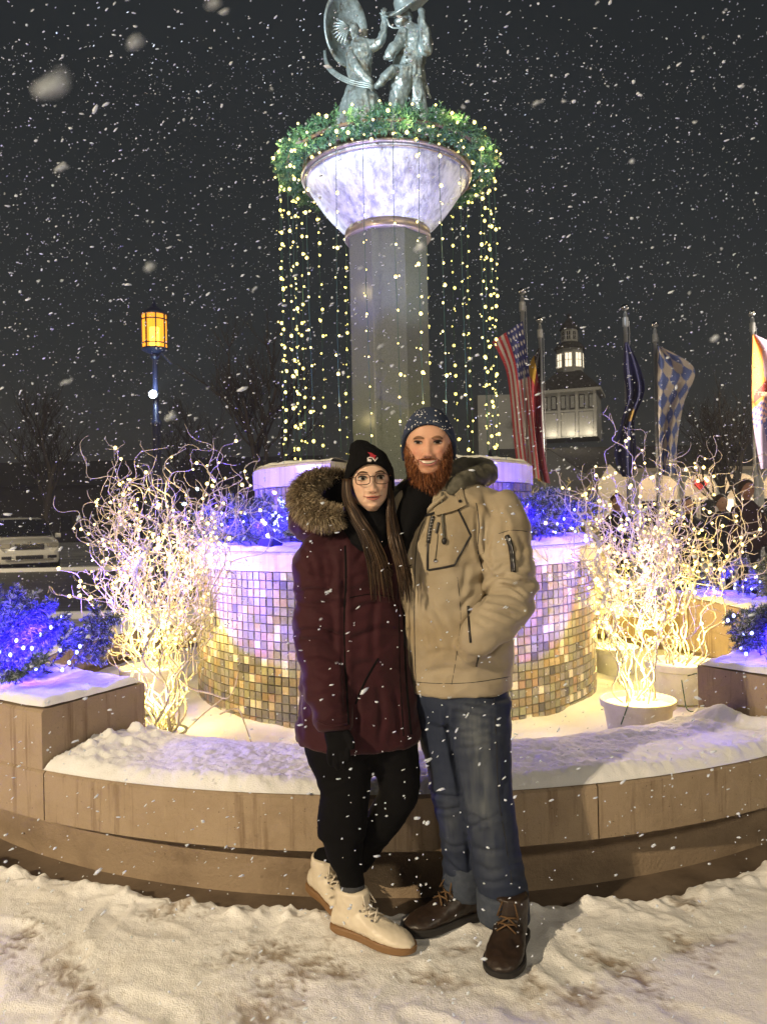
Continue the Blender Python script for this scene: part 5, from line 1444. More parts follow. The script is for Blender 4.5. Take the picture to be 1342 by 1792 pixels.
def boot(heel, toe, wid, shaft, mt, sole_mt, parent, lace_mt, top_y=0.0, H=1.0, name="boot", lean=0.0, pitch=0.0, sole_t=.022):
    heel, toe = Vector(heel), Vector(toe); L = (toe - heel).length; u = (toe - heel).normalized(); v = Vector((-u.y, u.x, 0)).normalized()
    if u.cross(v).z < 0: v = -v
    up = u.cross(v).normalized()
    if up.z < 0: up = -up
    def W(s, t, z): return heel + u * (s * L) + v * (t * wid) + up * z
    e = MB(); keys = [(0, .26, .05), (.03, .36, .085), (.12, .42, .115 * H), (.25, .43, .118 * H), (.38, .44, .105 * H), (.52, .48, .082 * H), (.68, .52, .066), (.82, .49, .056), (.93, .36, .044), (1.0, .16, .030)]
    rings = []
    for k in spline(keys, 34):
        s, hw, top = float(k[0]), float(k[1]), float(k[2]); ring = []
        for j in range(20):
            a = 2 * math.pi * j / 20; ca, sa = math.cos(a), math.sin(a)
            t = hw * math.copysign(abs(ca) ** .8, ca); z = sole_t * .6 + (top - sole_t * .6) * (.5 + .5 * math.copysign(abs(sa) ** .75, sa))
            if sa > 0: t *= 1 - .25 * sa
            ring.append(W(s, t, z))
        rings.append(ring)
    e.rings(rings)
    rings = []
    for k in range(9):
        t = k / 8; z = .05 + (shaft - .05) * t
        rings.append([W(.235 + lean * t + (.215 - .02 * t) * math.cos(2 * math.pi * j / 20), (.43 + .05 * t) * math.sin(2 * math.pi * j / 20), z) for j in range(20)])
    e.rings(rings)
    body = organic(name, e, .0055, mt, parent, 3, lambda p: .0022 * ridged(p, 26, 2))
    s_ = MB(); rings = []
    ol = [(0, .0), (.0, .24), (.03, .38), (.12, .46), (.3, .44), (.45, .46), (.65, .56), (.8, .54), (.92, .42), (.985, .24), (1.01, 0)]
    outl = [(a, b_) for a, b_ in spline(ol, 36)]; outl = outl + [(a, -b_) for a, b_ in reversed(outl[1:-1])]
    for z, g in ((0, .97), (.006, 1.03), (sole_t, 1.03), (sole_t + .004, .97)):
        rings.append([W(.5 + (float(a) - .5) * g, float(b_) * g, z) for a, b_ in outl])
    s_.rings(rings); s_.build("sole", sole_mt, body)
    lc = MB()
    for k in range(5):
        s0 = .58 - .075 * k; z = (.080 + .010 * k) * H + .004; z2 = z + .016
        for sg in (-1, 1):
            lc.tube([W(s0, -sg * .27, z - .006), W(s0 - .03, 0, z + .014), W(s0 - .07, sg * .27, z2 - .004)], .0032, 6)
    for sg in (-1, 1):
        lc.tube([W(.30, 0, shaft * .92), W(.42, sg * .18, shaft * .95), W(.48, sg * .30, shaft * .72), W(.40, sg * .18, shaft * .78)], .0028, 6)
    lc.build("laces", lace_mt, body, smooth=True)
    ey = MB()
    for k in range(4):
        for sg in (-1, 1): ey.sphere(W(.55 - .075 * k, sg * .30, (.080 + .010 * k) * H), .0045, 8, 6)
    ey.build("eyelets", M['chrome'], body)
    sm = MB(); rr = []
    for k in (0, 1): rr.append([W(.5 + (float(a) - .5) * (1.0 + .012 * k), float(b_) * (1.0 + .03 * k), sole_t + .009 - .004 * k) for a, b_ in outl if True])
    return body

def creases(o, lines):
    """press hand-drawn folds into the camera side of a garment: (points, depth m, width px)"""
    me = o.data; co = get_co(me).astype(float); no = get_no(me).astype(float)
    v = co - np.array(CAM); d = v @ np.array(FWD); px = CX + F_PX * (v @ np.array(RIGHT)) / d; py = CY - F_PX * (v @ np.array(UP)) / d
    face = (no * v).sum(1) < 0; dv = np.zeros(len(co))
    for pts, amp, wd in lines:
        ks = np.array(spline(pts, 16)) if len(pts) > 2 else np.array([np.array(pts[0]) * (1 - t) + np.array(pts[1]) * t for t in np.linspace(0, 1, 12)])
        best = np.full(len(co), 1e9); sgn = np.zeros(len(co)); tt = np.zeros(len(co))
        for i in range(len(ks) - 1):
            a, b_ = ks[i], ks[i + 1]; ab = b_ - a; L2 = (ab ** 2).sum() + 1e-9
            t = np.clip(((px - a[0]) * ab[0] + (py - a[1]) * ab[1]) / L2, 0, 1)
            dx, dy = px - (a[0] + ab[0] * t), py - (a[1] + ab[1] * t); dd = np.hypot(dx, dy); up_ = dd < best
            best = np.where(up_, dd, best); sgn = np.where(up_, np.sign(ab[0] * dy - ab[1] * dx), sgn); tt = np.where(up_, (i + t) / (len(ks) - 1), tt)
        env = np.sin(np.pi * np.clip(tt, .04, .96)) ** .6
        s_ = best * sgn
        dv += face * env * amp * (-1.0 * np.exp(-(s_ / wd) ** 2) + .75 * np.exp(-((s_ + 2.0 * wd) / (1.4 * wd)) ** 2) + .45 * np.exp(-((s_ - 2.2 * wd) / (1.5 * wd)) ** 2))
    set_co(me, co + no * dv[:, None])
# ------------------------------------------------------------------ woman
M['skin_m'] = mat("skin_man", (.6, .36, .27), .5, attr="tint", sss=.15, spec=.35, bump=[(140, .25, .003), (420, .2, .001)], var=(28, (.50, .22, .14), .55, .85))
M['skin_w'] = mat("skin_woman", (.66, .45, .34), .48, attr="tint", sss=.15, spec=.35, bump=[(160, .18, .002)])
M['burgundy'] = mat("burgundy_coat_shell", (.034, .005, .0085), .74, spec=.2, sheen=.08, bump=[(6, .32, .030, (1, 1, 1.8), 'RIDGED_MULTIFRACTAL'), (20, .25, .012, (1, 1, 1.5)), (120, .12, .002)], var=(6, (.026, .004, .0065), .45, .65))
M['black_cloth'] = mat("black_cloth", (.0035, .0035, .004), .9, spec=.12, bump=[(90, .2, .003)])
M['black_knit'] = mat("black_knit", (.0045, .0045, .005), .95, spec=.1, bump=[(260, .3, .003)])
M['legging'] = mat("black_leggings", (.0032, .0032, .0036), .85, spec=.1)
M['hair_a'] = mat("dark_brown_hair", (.016, .008, .004), .6, spec=.25); M['hair_b'] = mat("brown_hair", (.036, .018, .007), .55, spec=.3); M['hair_c'] = mat("lighter_brown_hair", (.075, .040, .015), .42)
M['fur_a'] = mat("fur_tan", (.36, .28, .17), .8); M['fur_b'] = mat("fur_brown", (.14, .10, .055), .8); M['fur_c'] = mat("fur_pale", (.50, .42, .29), .8)
M['cream_boot'] = mat("cream_rubber_and_canvas", (.70, .62, .49), .45, spec=.5, var=(14, (.62, .53, .40), .5, .7)); M['tan_sole'] = mat("tan_gum_sole", (.22, .12, .05), .6)
M['cream_lace'] = mat("cream_lace", (.66, .60, .50), .8)
M['frame'] = mat("bronze_glasses_frame", (.10, .045, .03), .3, metal=.6)
gl = bpy.data.materials.new("spectacle_lens"); gl.use_nodes = True
_n, _l = gl.node_tree.nodes, gl.node_tree.links; _n.clear()
_o = _n.new("ShaderNodeOutputMaterial"); _t = _n.new("ShaderNodeBsdfTransparent"); _g = _n.new("ShaderNodeBsdfGlossy"); _g.inputs["Roughness"].default_value = .03; _x = _n.new("ShaderNodeMixShader"); _x.inputs[0].default_value = .07
_l.new(_t.outputs[0], _x.inputs[1]); _l.new(_g.outputs[0], _x.inputs[2]); _l.new(_x.outputs[0], _o.inputs[0]); M['lens'] = gl

wg = G(640, 1640)
woman = empty("person", (wg.x, wg.y, 0), "woman in burgundy parka, black beanie and glasses leaning against the bearded man", "person")
hw = Head(P(646, 839, 2.665), .97, 7, 0, -2.0, 'w')
def col_w(x, y, z):
    c = np.array((.68, .45, .325)); ax = abs(x)
    b_ = math.exp(-((ax - .042) / .018) ** 2 - ((z + .028) / .017) ** 2); c = c * (1 - .28 * b_) + np.array((.66, .30, .22)) * .28 * b_
    nb = math.exp(-(x / .014) ** 2 - ((z + .042) / .010) ** 2) * .22; c = c * (1 - nb) + np.array((.62, .28, .2)) * nb
    return tuple(c)
body_w = hw.body("body", M['skin_w'], woman, col_w, [(.03, .06, .055), (.07, .08, .065), (.16, .11, .075), (.35, .10, .08), (.50, .11, .085)])
eyes(hw, woman, .0046, .0, .0318, .0012, mat('brown_brow', (.085, .045, .022), .8), .0185, .0032)
M['lip_w'] = mat("lips_rose", (.44, .16, .12), .4); M['lip_m'] = mat("lips_man", (.48, .18, .15), .45)
hw.line([(-.030, -.0625), (-.014, -.0645), (-.005, -.0628), (0, -.0640), (.005, -.0628), (.014, -.0645), (.030, -.0625)], .0030, .0006, "upper_lip", M['lip_w'], woman, 20)
hw.line([(-.022, -.0685), (-.010, -.0728), (0, -.0740), (.010, -.0728), (.022, -.0685)], .0040, .0004, "lower_lip", M['lip_w'], woman, 18)
hw.line([(-.034, -.0605), (-.015, -.0670), (0, -.0682), (.015, -.0670), (.034, -.0605)], .0010, .0030, "lip_line", M['mouth_in'], woman, 18)
for s in (-1, 1): 
    b = MB(); b.sphere(hw.on(s * .0078, -.0505, -.001), .0028, 8, 6, sc=(1.2, .8, .6)); b.build("nostril", M['mouth_in'], woman)
# glasses
ge = empty("glasses", hw.on(0, .002, .02), "thin bronze framed glasses worn by the woman", "glasses")
def rrect(cx, cz, w, hgt, n=28, p=3.2):
    return [(cx + w * math.copysign(abs(math.cos(2 * math.pi * k / n)) ** (2 / p), math.cos(2 * math.pi * k / n)), cz + hgt * math.copysign(abs(math.sin(2 * math.pi * k / n)) ** (2 / p), math.sin(2 * math.pi * k / n))) for k in range(n)]
def gpl(x, z): return hw.wp(x, .1000 + .006 - .35 * x * x / .06 * .5 - .04 * abs(x), z)
for s in (-1, 1):
    ol = rrect(s * .0325, -.0045, .0245, .0180); b = MB(); pts = [gpl(x, z) for x, z in ol]; b.tube(pts + [pts[0]], .0015, 6, cap=False); rim_ = b.build("rim", M['frame'], ge, smooth=True)
    b = MB(); b.add([gpl(x, z) for x, z in ol], [tuple(range(len(ol)))]); b.build("lens", M['lens'], ge, recalc=False)
    b = MB(); b.tube([gpl(s * .0565, .003), hw.wp(s * .068, .085, .006), hw.wp(s * .0745, .03, .008)], .0015, 6); b.build("temple", M['frame'], ge)
    b = MB(); b.tube([gpl(s * .0085, -.006), hw.wp(s * .0085, .1000, -.011)], .0012, 5); b.build("nose_pad", M['frame'], ge)
b = MB(); b.tube([gpl(-.0085, .0035), gpl(0, .0060), gpl(.0085, .0035)], .0015, 6); b.build("bridge", M['frame'], ge)
# beanie
def ze_w(a):
    sa, ca = math.sin(a), math.cos(a); f = (sa + 1) / 2
    return -.040 + .092 * max(0, sa) ** .75 - .012 * (ca ** 2) * (1 if sa > 0 else .4)
def slouch_w(x, y, z, t):
    k = max(0, (z - .085) / .05); return (-.016 * min(1, k) + .006 * math.sin(7 * t) * min(1, k), .010 * math.exp(-((x + .035) / .03) ** 2) * min(1, k) - .008 * math.exp(-((x - .05) / .03) ** 2) * min(1, k))
bean_w = beanie(hw, ze_w, .137, .012, M['black_knit'], None, 60, slouch_w, .055, 1.03)
tag(bean_w, "black knit beanie with small red and white emblem on the woman", "hat")
bvb = bvh_of(bean_w)
def emb(pts, m_, name, off):
    b = MB(); vs = [onsurf(bvb, x, y, off, 2.57) for x, y in pts]; n = len(vs); vs2 = [v + (v - CAM).normalized() * .0025 for v in vs]
    b.rings([vs2, vs]); b.build(name, m_, bean_w, recalc=True)
M['emb_red'] = mat("red_embroidery", (.40, .02, .035), .7); M['emb_white'] = mat("white_embroidery", (.72, .66, .64), .7)
emb([(643, 791), (650, 792.5), (655, 796), (659, 797.5), (656, 799.5), (657, 803), (651, 802), (646, 799), (648, 796.5)], M['emb_red'], "emblem_red", .0035)
S_ = [(652.0, 801.2), (646.5, 800.5), (643.5, 802.0), (643.6, 804.0), (647.5, 804.6), (650.2, 805.4), (649.0, 807.0), (643.2, 806.2)]
V_ = [(652.5, 801.5), (656.0, 807.0), (660.5, 801.0)]
for nm, pl in (("emblem_letter", S_), ("emblem_letter", V_)):
    b = MB(); b.tube([onsurf(bvb, x, y, .004, 2.57) for x, y in pl], .0024, 6); b.build(nm, M['emb_white'], bean_w, smooth=True)

# parka
def wrinkles(fr, amp, zs=1.0, seed=0.0):
    def f(p):
        q_ = Vector((p.x + seed, p.y, p.z * zs)); w_ = Vector((noise.noise(q_ * 2.3), noise.noise(q_ * 2.3 + Vector((5, 2, 1))), noise.noise(q_ * 2.3 + Vector((1, 7, 3))))) * .10
        return amp * (ridged(q_ + w_, fr, 2) - .35) + amp * .55 * (ridged(q_ * .9 + w_ * 1.5, fr * 2.3, 1) - .4) + amp * .6 * noise.noise(p * fr * .6)
    return f
cw = MB(); DW = 2.74
loftpx(cw, [(648, 908, 40, .075), (645, 925, 58, .095), (630, 946, 82, .115), (618, 972, 92, .132), (614, 1010, 94, .142), (620, 1080, 92, .145), (624, 1160, 94, .147), (626, 1230, 103, .156), (627, 1280, 108, .162), (627, 1296, 108, .160)], DW, 32)
sl_ = MB()
limbpx(cw, [(575, 945, 2.73, .060), (556, 985, 2.70, .086), (556, 1035, 2.68, .080), (558, 1075, 2.67, .083), (558, 1110, 2.66, .080), (562, 1140, 2.65, .071), (568, 1180, 2.62, .071), (576, 1225, 2.59, .064), (581, 1255, 2.57, .060), (583, 1276, 2.56, .054)], 20, 60, wob=(.035, .62, .4))
limbpx(cw, [(700, 950, 2.78, .07), (722, 1010, 2.84, .07), (735, 1080, 2.88, .06)], 16)
def dsp_w(p):
    k = .0085
    return wrinkles(5.5, k, 1.5, 2.0)(p)
parka = organic("parka", cw, .0085, M['burgundy'], woman, 4, dsp_w)
creases(parka, [([(512, 1040), (551, 1031), (596, 1043)], .011, 3.5), ([(515, 1052), (548, 1058), (590, 1052)], .007, 3.5), ([(516, 1106), (559, 1101), (596, 1114)], .011, 3.5), ([(520, 1122), (552, 1120), (590, 1134)], .007, 3.5), ([(528, 1150), (560, 1146), (596, 1160)], .006, 3.5),
    ([(520, 985), (545, 1000), (580, 1003)], .005, 4), ([(530, 960), (546, 985), (552, 1015)], .006, 4), ([(575, 960), (584, 1000), (580, 1028)], .006, 4), ([(545, 1180), (575, 1190), (600, 1186)], .005, 4), ([(556, 1215), (585, 1212), (606, 1222)], .005, 4), ([(560, 1240), (590, 1248), (608, 1244)], .005, 3.5),
    ([(602, 955), (601, 1050), (602, 1150), (606, 1265)], .012, 4), ([(612, 1018), (640, 1004), (690, 1012)], .007, 4), ([(609, 1076), (650, 1056), (700, 1064)], .007, 4.5), ([(608, 1124), (660, 1100), (704, 1106)], .007, 5), ([(660, 1040), (652, 1100), (656, 1165)], .006, 5),
    ([(612, 1180), (640, 1160), (700, 1172)], .006, 5), ([(625, 1200), (622, 1260), (626, 1300)], .007, 5), ([(660, 1190), (668, 1250), (664, 1302)], .007, 5), ([(690, 1200), (698, 1250), (702, 1292)], .006, 5), ([(530, 1200), (524, 1240), (528, 1285)], .006, 4.5), ([(622, 985), (640, 960), (655, 948)], .006, 4)])
bvw = bvh_of(parka)
sc_ = MB(); loftpx(sc_, [(648, 884, 34, .070), (647, 900, 40, .085), (646, 920, 47, .100), (645, 942, 44, .118), (645, 962, 26, .110)], 2.70, 24)
organic("neck_warmer", sc_, .008, M['black_cloth'], woman, 3, wrinkles(9, .005, 2.5))
seam(bvw, [(604, 955), (606, 1010), (603, 1080), (604, 1150), (607, 1215), (610, 1268)], .0042, "sleeve_seam_or_shade", M['black_cloth'], woman, -.001)  # black line paints the shade in the gap between sleeve and body
seam(bvw, [(702, 990), (706, 1060), (708, 1140), (712, 1210), (719, 1285)], .0050, "zip_placket", M['black_cloth'], woman, .0)
seam(bvw, [(694, 1000), (698, 1080), (700, 1180), (706, 1288)], .0018, "placket_stitch", M['black_cloth'], woman, .0005)
seam(bvw, [(622, 1232), (640, 1190), (662, 1152)], .0032, "pocket_seam", M['black_cloth'], woman, .0005)
seam(bvw, [(612, 1046), (650, 1040), (690, 1046)], .0016, "yoke_seam", M['black_cloth'], woman, .0005)
seam(bvw, [(556, 1262), (570, 1268), (590, 1270), (608, 1266)], .0030, "cuff_seam", M['burgundy'], woman, .002)
b = MB(); b.tube([onsurf(bvw, 622, 935, -.004), onsurf(bvw, 622, 935, .004)], .0075, 12); b.build("snap_button", M['chrome'], woman)
# hood and fur ruff
hd = MB(); limbpx(hd, [(600, 905, 2.76, .05), (560, 918, 2.76, .062), (535, 925, 2.80, .05), (530, 905, 2.86, .05), (560, 870, 2.88, .06), (598, 850, 2.86, .05)], 16)
organic("hood", hd, .009, M['burgundy'], woman, 4, wrinkles(7, .006, 1.3))
hl = MB(); hl.sphere(P(586, 862, 2.79), .060, 16, 12, sc=(.9, .7, 1.1)); hl.build("hood_lining", M['black_cloth'], woman, smooth=True)
FP = spline([(606, 838, 2.82, .026), (580, 836, 2.79, .036), (552, 840, 2.74, .045), (532, 858, 2.69, .052), (530, 880, 2.655, .055), (550, 900, 2.625, .052), (576, 906, 2.60, .044), (597, 903, 2.59, .030)], 70)
fb = MB(); fb.tube([P(k[0], k[1], k[2]) for k in FP], [float(k[3]) * .72 for k in FP], 14); fur = fb.build("fur_ruff", M['fur_b'], woman, smooth=True)
g = np.random.default_rng(8); rt, dr_, ln_, mi_ = [], [], [], []
for i in range(9500):
    t = g.uniform(0, 68.9); k = int(t); u = t - k; a = FP[k] * (1 - u) + FP[k + 1] * u
    c = P(a[0], a[1], a[2]); tg = (P(*FP[k + 1][:3]) - P(*FP[k][:3])).normalized()
    o1 = tg.orthogonal().normalized(); o2 = tg.cross(o1); ph = g.uniform(0, 6.283)
    nrm = o1 * math.cos(ph) + o2 * math.sin(ph)
    rt.append(c + nrm * float(a[3]) * .68); dr_.append(nrm + tg * .5 + Vector((0, 0, -.15))); ln_.append(g.uniform(.016, .034) * (.6 + 8 * float(a[3])))
    mi_.append(g.choice(3, p=[.42, .36, .22]))
strand_mesh("fur", rt, dr_, ln_, .0030, [M['fur_a'], M['fur_b'], M['fur_c']], fur, (0, 0, -.25), 3, 3, .28, np.array(mi_))
# hair
def hair_lock(paths, n, rad, seed, name):
    g = random.Random(seed); bs = [MB(), MB(), MB()]
    for i in range(n):
        s_ = g.random(); e_ = min(1, max(0, s_ + g.uniform(-.12, .12)))
        A, B = paths; pts = []
        for k, (a, b_) in enumerate(zip(A, B)):
            w_ = s_ + (e_ - s_) * k / (len(A) - 1); q_ = [a[m_] * (1 - w_) + b_[m_] * w_ for m_ in range(3)]
            bulge = .022 * math.sin(math.pi * w_)
            pts.append((q_[0] + g.uniform(-1.6, 1.6), q_[1] + (g.uniform(-45, 26) if k == len(A) - 1 else 0), q_[2] - bulge + g.uniform(-.006, .006)))
        ks = spline(pts, 18); r0 = rad * g.uniform(.7, 1.25)
        bs[g.choices((0, 1, 2), (5, 4, 2))[0]].tube([P(*k) for k in ks], [r0 * (1 - .75 * (m_ / 17) ** 2) for m_ in range(18)], 5, flat=.6)
    hr = bs[0].build(name, M['hair_a'], woman, smooth=True, recalc=False)
    bs[1].build("hair_strands", M['hair_b'], hr, smooth=True, recalc=False, kind="stuff"); bs[2].build("hair_strands", M['hair_c'], hr, smooth=True, recalc=False, kind="stuff")
hair_lock(([(601, 838, 2.66), (601, 870, 2.64), (609, 900, 2.60), (629, 940, 2.575), (643, 985, 2.57), (648, 1028, 2.575)],
           [(612, 838, 2.615), (616, 872, 2.60), (633, 900, 2.585), (660, 940, 2.57), (678, 985, 2.565), (688, 1030, 2.57)]), 150, .0032, 1, "hair")
hair_lock(([(684, 840, 2.68), (687, 872, 2.67), (693, 905, 2.63), (704, 945, 2.585), (716, 990, 2.57), (723, 1030, 2.57)],
           [(678, 842, 2.63), (678, 875, 2.63), (676, 905, 2.62), (680, 945, 2.585), (692, 990, 2.57), (700, 1032, 2.57)]), 120, .0032, 2, "hair")
bk = MB(); loftpx(bk, [(646, 800, 20, .05), (645, 830, 42, .085), (645, 860, 44, .085), (648, 890, 46, .075), (655, 930, 52, .06)], 2.74, 20); bk.build("hair", M['hair_a'], woman, smooth=True)
# legs
hb0, tb0 = G(588, 1620, .004), G(723, 1668, .004); an = hb0.lerp(tb0, .235)
hb1, tb1 = G(548, 1566, .004) + Vector((0, 0, .035)), G(628, 1618, .004); an1 = hb1.lerp(tb1, .235)
lg = MB()
loftpx(lg, [(618, 1255, 92, .125), (616, 1290, 86, .12), (598, 1318, 62, .10, -.01), (600, 1350, 50, .086, -.02), (604, 1385, 43, .074, -.03), (600, 1425, 43, .070, -.03), (599, 1456, 42, .068, -.03)], 2.73, 22)
lk = spline([tuple(P(600, 1440, 2.70)) + (.070,), tuple(P(600, 1466, 2.70)) + (.069,), tuple(P(605, 1500, 2.695)) + (.058,), tuple(an + Vector((-.004, 0, .20))) + (.045,), tuple(an + Vector((0, 0, .14))) + (.039,), tuple(an + Vector((0, 0, .07))) + (.034,)], 30)
lg.tube([Vector(k[:3]) for k in lk], [float(k[3]) for k in lk], 22)
limbpx(lg, [(672, 1262, 2.73, .105), (684, 1310, 2.72, .098), (696, 1350, 2.71, .078), (697, 1388, 2.71, .070), (678, 1425, 2.75, .064), (645, 1472, 2.82, .056), (618, 1512, 2.89, .045)], 20)
lk = spline([tuple(P(640, 1480, 2.83)) + (.053,), tuple(P(618, 1512, 2.89)) + (.045,), tuple(an1 + Vector((.01, -.01, .15))) + (.040,), tuple(an1 + Vector((0, 0, .08))) + (.034,)], 20)
lg.tube([Vector(k[:3]) for k in lk], [float(k[3]) for k in lk], 20)
organic("leggings", lg, .0085, M['legging'], woman, 4, wrinkles(8, .003, 2.0))
ck = MB(); c0 = an + Vector((0, 0, .165)); ck.lathe([(.036, -.014), (.0435, -.010), (.0435, .006), (.038, .010)], c0, 24); ck.build("sock", mat("grey_sock", (.045, .048, .055), .9), woman, smooth=True)
def boot_from(hp, tp_, **k): return boot(G(*hp, .004), G(*tp_, .004), **k)
boot_from((588, 1620), (723, 1668), wid=.100, shaft=.155, mt=M['cream_boot'], sole_mt=M['tan_sole'], parent=woman, lace_mt=M['cream_lace'], name="boot")
boot(G(548, 1566, .004) + Vector((0, 0, .035)), G(628, 1618, .004), wid=.100, shaft=.15, mt=M['cream_boot'], sole_mt=M['tan_sole'], parent=woman, lace_mt=M['cream_lace'], name="boot")
# gloved hand hanging from the cuff
hn = MB(); limbpx(hn, [(584, 1266, 2.56, .034), (588, 1284, 2.55, .040), (592, 1304, 2.54, .038), (594, 1312, 2.54, .030)], 14, flat=.6)
for (x0, y0, x1, y1, x2, y2, r_) in ((578, 1306, 576, 1326, 580, 1340, .0105), (588, 1310, 588, 1332, 592, 1347, .0110), (598, 1310, 600, 1331, 603, 1345, .0108), (606, 1306, 609, 1323, 611, 1334, .0098)):
    limbpx(hn, [(x0, y0 - 8, 2.54, r_), (x1, y1, 2.525, r_ * .95), (x2, y2, 2.54, r_ * .75)], 10)
limbpx(hn, [(604, 1280, 2.545, .014), (614, 1296, 2.525, .0125), (616, 1312, 2.515, .010)], 10)
organic("glove", hn, .005, M['black_cloth'], woman, 2)

# ------------------------------------------------------------------ man
M['tan'] = mat("tan_softshell", (.36, .30, .21), .68, spec=.3, sheen=.1, bump=[(7, .30, .030, (1, 1, 1), 'RIDGED_MULTIFRACTAL'), (20, .22, .012), (120, .12, .002)], var=(4, (.29, .225, .135), .45, .68))
M['black_zip'] = mat("black_rubber_piping", (.010, .009, .010), .4, spec=.5)
M['beard_a'] = mat("red_brown_beard", (.20, .062, .014), .6); M['beard_b'] = mat("dark_red_beard", (.10, .028, .008), .6); M['beard_c'] = mat("copper_beard", (.32, .115, .028), .55)
M['navy_knit'] = mat("navy_knit", (.022, .034, .070), .9, bump=[(260, .35, .003)])
M['olive'] = mat("olive_hood_fabric", (.075, .070, .050), .75, bump=[(40, .4, .006)], var=(25, (.13, .12, .09), .45, .65))
M['jeans'] = mat("worn_denim", (.03, .045, .08), .8, attr="tint", bump=[(400, .25, .001), (18, .2, .012)])
M['brown_boot'] = mat("dark_brown_leather", (.030, .017, .010), .45, spec=.5, var=(20, (.016, .010, .007), .42, .65), bump=[(60, .3, .004)])
M['dark_sole'] = mat("dark_rubber_sole", (.015, .013, .012), .7); M['brown_lace'] = mat("brown_yellow_lace", (.12, .065, .025), .8)
mg = G(830, 1650)
man = empty("person", (mg.x, mg.y, 0), "bearded man in tan jacket, navy beanie and jeans, one hand in his pocket", "person")
hm = Head(P(750, 778, 2.715), 1.04, -5, 2, 1.0, 'm')
def col_m(x, y, z):
    c = np.array((.62, .35, .235)); ax = abs(x)
    b_ = math.exp(-((ax - .042) / .020) ** 2 - ((z + .030) / .020) ** 2); c = c * (1 - .45 * b_) + np.array((.62, .22, .16)) * .45 * b_
    nb = math.exp(-(x / .016) ** 2 - ((z + .040) / .012) ** 2) * .35; c = c * (1 - nb) + np.array((.60, .24, .18)) * nb
    if z < -.052 or (ax > .060 and z < .0):
        k = min(1, max(0, (-.052 - z) / .01) if z < -.052 else (ax - .060) / .006); c = c * (1 - .6 * k) + np.array((.34, .14, .07)) * .6 * k
    return tuple(c)
body_m = hm.body("body", M['skin_m'], man, col_m, [(.03, .07, .065), (.07, .09, .075), (.18, .12, .085), (.40, .11, .085), (.55, .11, .085)])
M['brow_m'] = mat('light_brown_brow', (.20, .10, .05), .8)
eyes(hm, man, .0024, .001, .0322, -.0006, M['brow_m'], .0172, .0046)
us = np.linspace(-1, 1, 15)
mo = [(.033 * u, -.0648 + .0065 * u * u) for u in us] + [(.033 * u, -.0648 + .0065 * u * u - .0125 * (1 - u * u)) for u in us[::-1][1:-1]]
hm.patch(mo, .0042, "mouth", M['mouth_in'], man)
te = MB(); tv = []
for i in range(15):
    u = -1 + 2 * i / 14; x = .029 * u; zt_ = -.0650 + .0050 * u * u
    tv += [hm.onf(x, zt_ - .0086 * max(.04, 1 - u * u) ** .8, .0062), hm.onf(x, zt_, .0064)]
te.add(tv, [(2 * i, 2 * i + 2, 2 * i + 3, 2 * i + 1) for i in range(14)]); te.build("teeth", M['teeth'], man, recalc=False)
hm.line([(-.035, -.0585), (-.015, -.0630), (0, -.0640), (.015, -.0630), (.035, -.0585)], .0018, .0040, "upper_lip", M['lip_m'], man, 18)
hm.line([(-.032, -.0605), (-.018, -.0735), (0, -.0785), (.018, -.0735), (.032, -.0605)], .0038, .0030, "lower_lip", M['lip_m'], man, 18)
for s in (-1, 1):
    b = MB(); b.sphere(hm.onf(s * .0085, -.0508, -.001), .0032, 8, 6, sc=(1.2, .8, .6)); b.build("nostril", M['mouth_in'], man)
# beard
bd = MB()
def bp(x, y, z): return hm.wp(x, y, z)
rings = []
for (z, w_, f_, bk_) in ((-.050, .066, .040, .03), (-.075, .062, .068, .03), (-.095, .057, .080, .02), (-.115, .052, .083, .02), (-.130, .050, .080, .02), (-.145, .045, .075, .025), (-.157, .036, .067, .035), (-.163, .015, .058, .045)):
    rings.append([bp(w_ * math.cos(2 * math.pi * j / 24), ((f_ - bk_) / 2 + bk_) + (f_ - bk_) / 2 * math.sin(2 * math.pi * j / 24) if False else (bk_ + (f_ - bk_) * max(0, math.sin(2 * math.pi * j / 24)) - .03 * max(0, -math.sin(2 * math.pi * j / 24))), z) for j in range(24)])
bd.rings(rings); beard = bd.build("beard", M['beard_b'], man, smooth=True)
g = np.random.default_rng(12); rt, dr_, ln_ = [], [], []
def add_hair(x, z, off, d, L):
    rt.append(hm.on(x, z, off)); dr_.append(hm.R @ Vector((d[0], -d[1], d[2]))); ln_.append(L)
for i in range(6500):
    x = g.uniform(-.078, .078); z = g.uniform(-.112, .012); ax = abs(x)
    lim = hm.w * lerp_tab(HW, z / hm.h) * .985
    if ax > lim: x = math.copysign(lim * g.uniform(.94, 1), x); ax = abs(x)
    # cheek line: from the sideburn at the ear down to the mouth corner
    top = -.078 + .075 * max(0, (ax - .030) / .047) ** 1.2
    if ax < .030: top = -.098 + .016 * (ax / .03) ** 2
    if z > top - .012 * g.random() ** 2: continue
    k = min(1, max(0, (-.05 - z) / .06)); s = math.copysign(1, x)
    add_hair(x, z, -.001, (s * .25 * (ax / .05), .40 + .3 * k, -1), g.uniform(.014, .024) + .034 * k * g.uniform(.6, 1))
for i in range(900):                                    # stubble thinning into the cheeks
    x = g.uniform(-.077, .077); ax = abs(x); lim = hm.w * .97
    top = -.078 + .075 * max(0, (ax - .030) / .047) ** 1.2
    if ax < .030: continue
    z = top + .020 * g.random() ** 1.6
    if ax > lim or z > .012: continue
    add_hair(x, z, -.001, (math.copysign(.3, x), .35, -1), g.uniform(.003, .009))
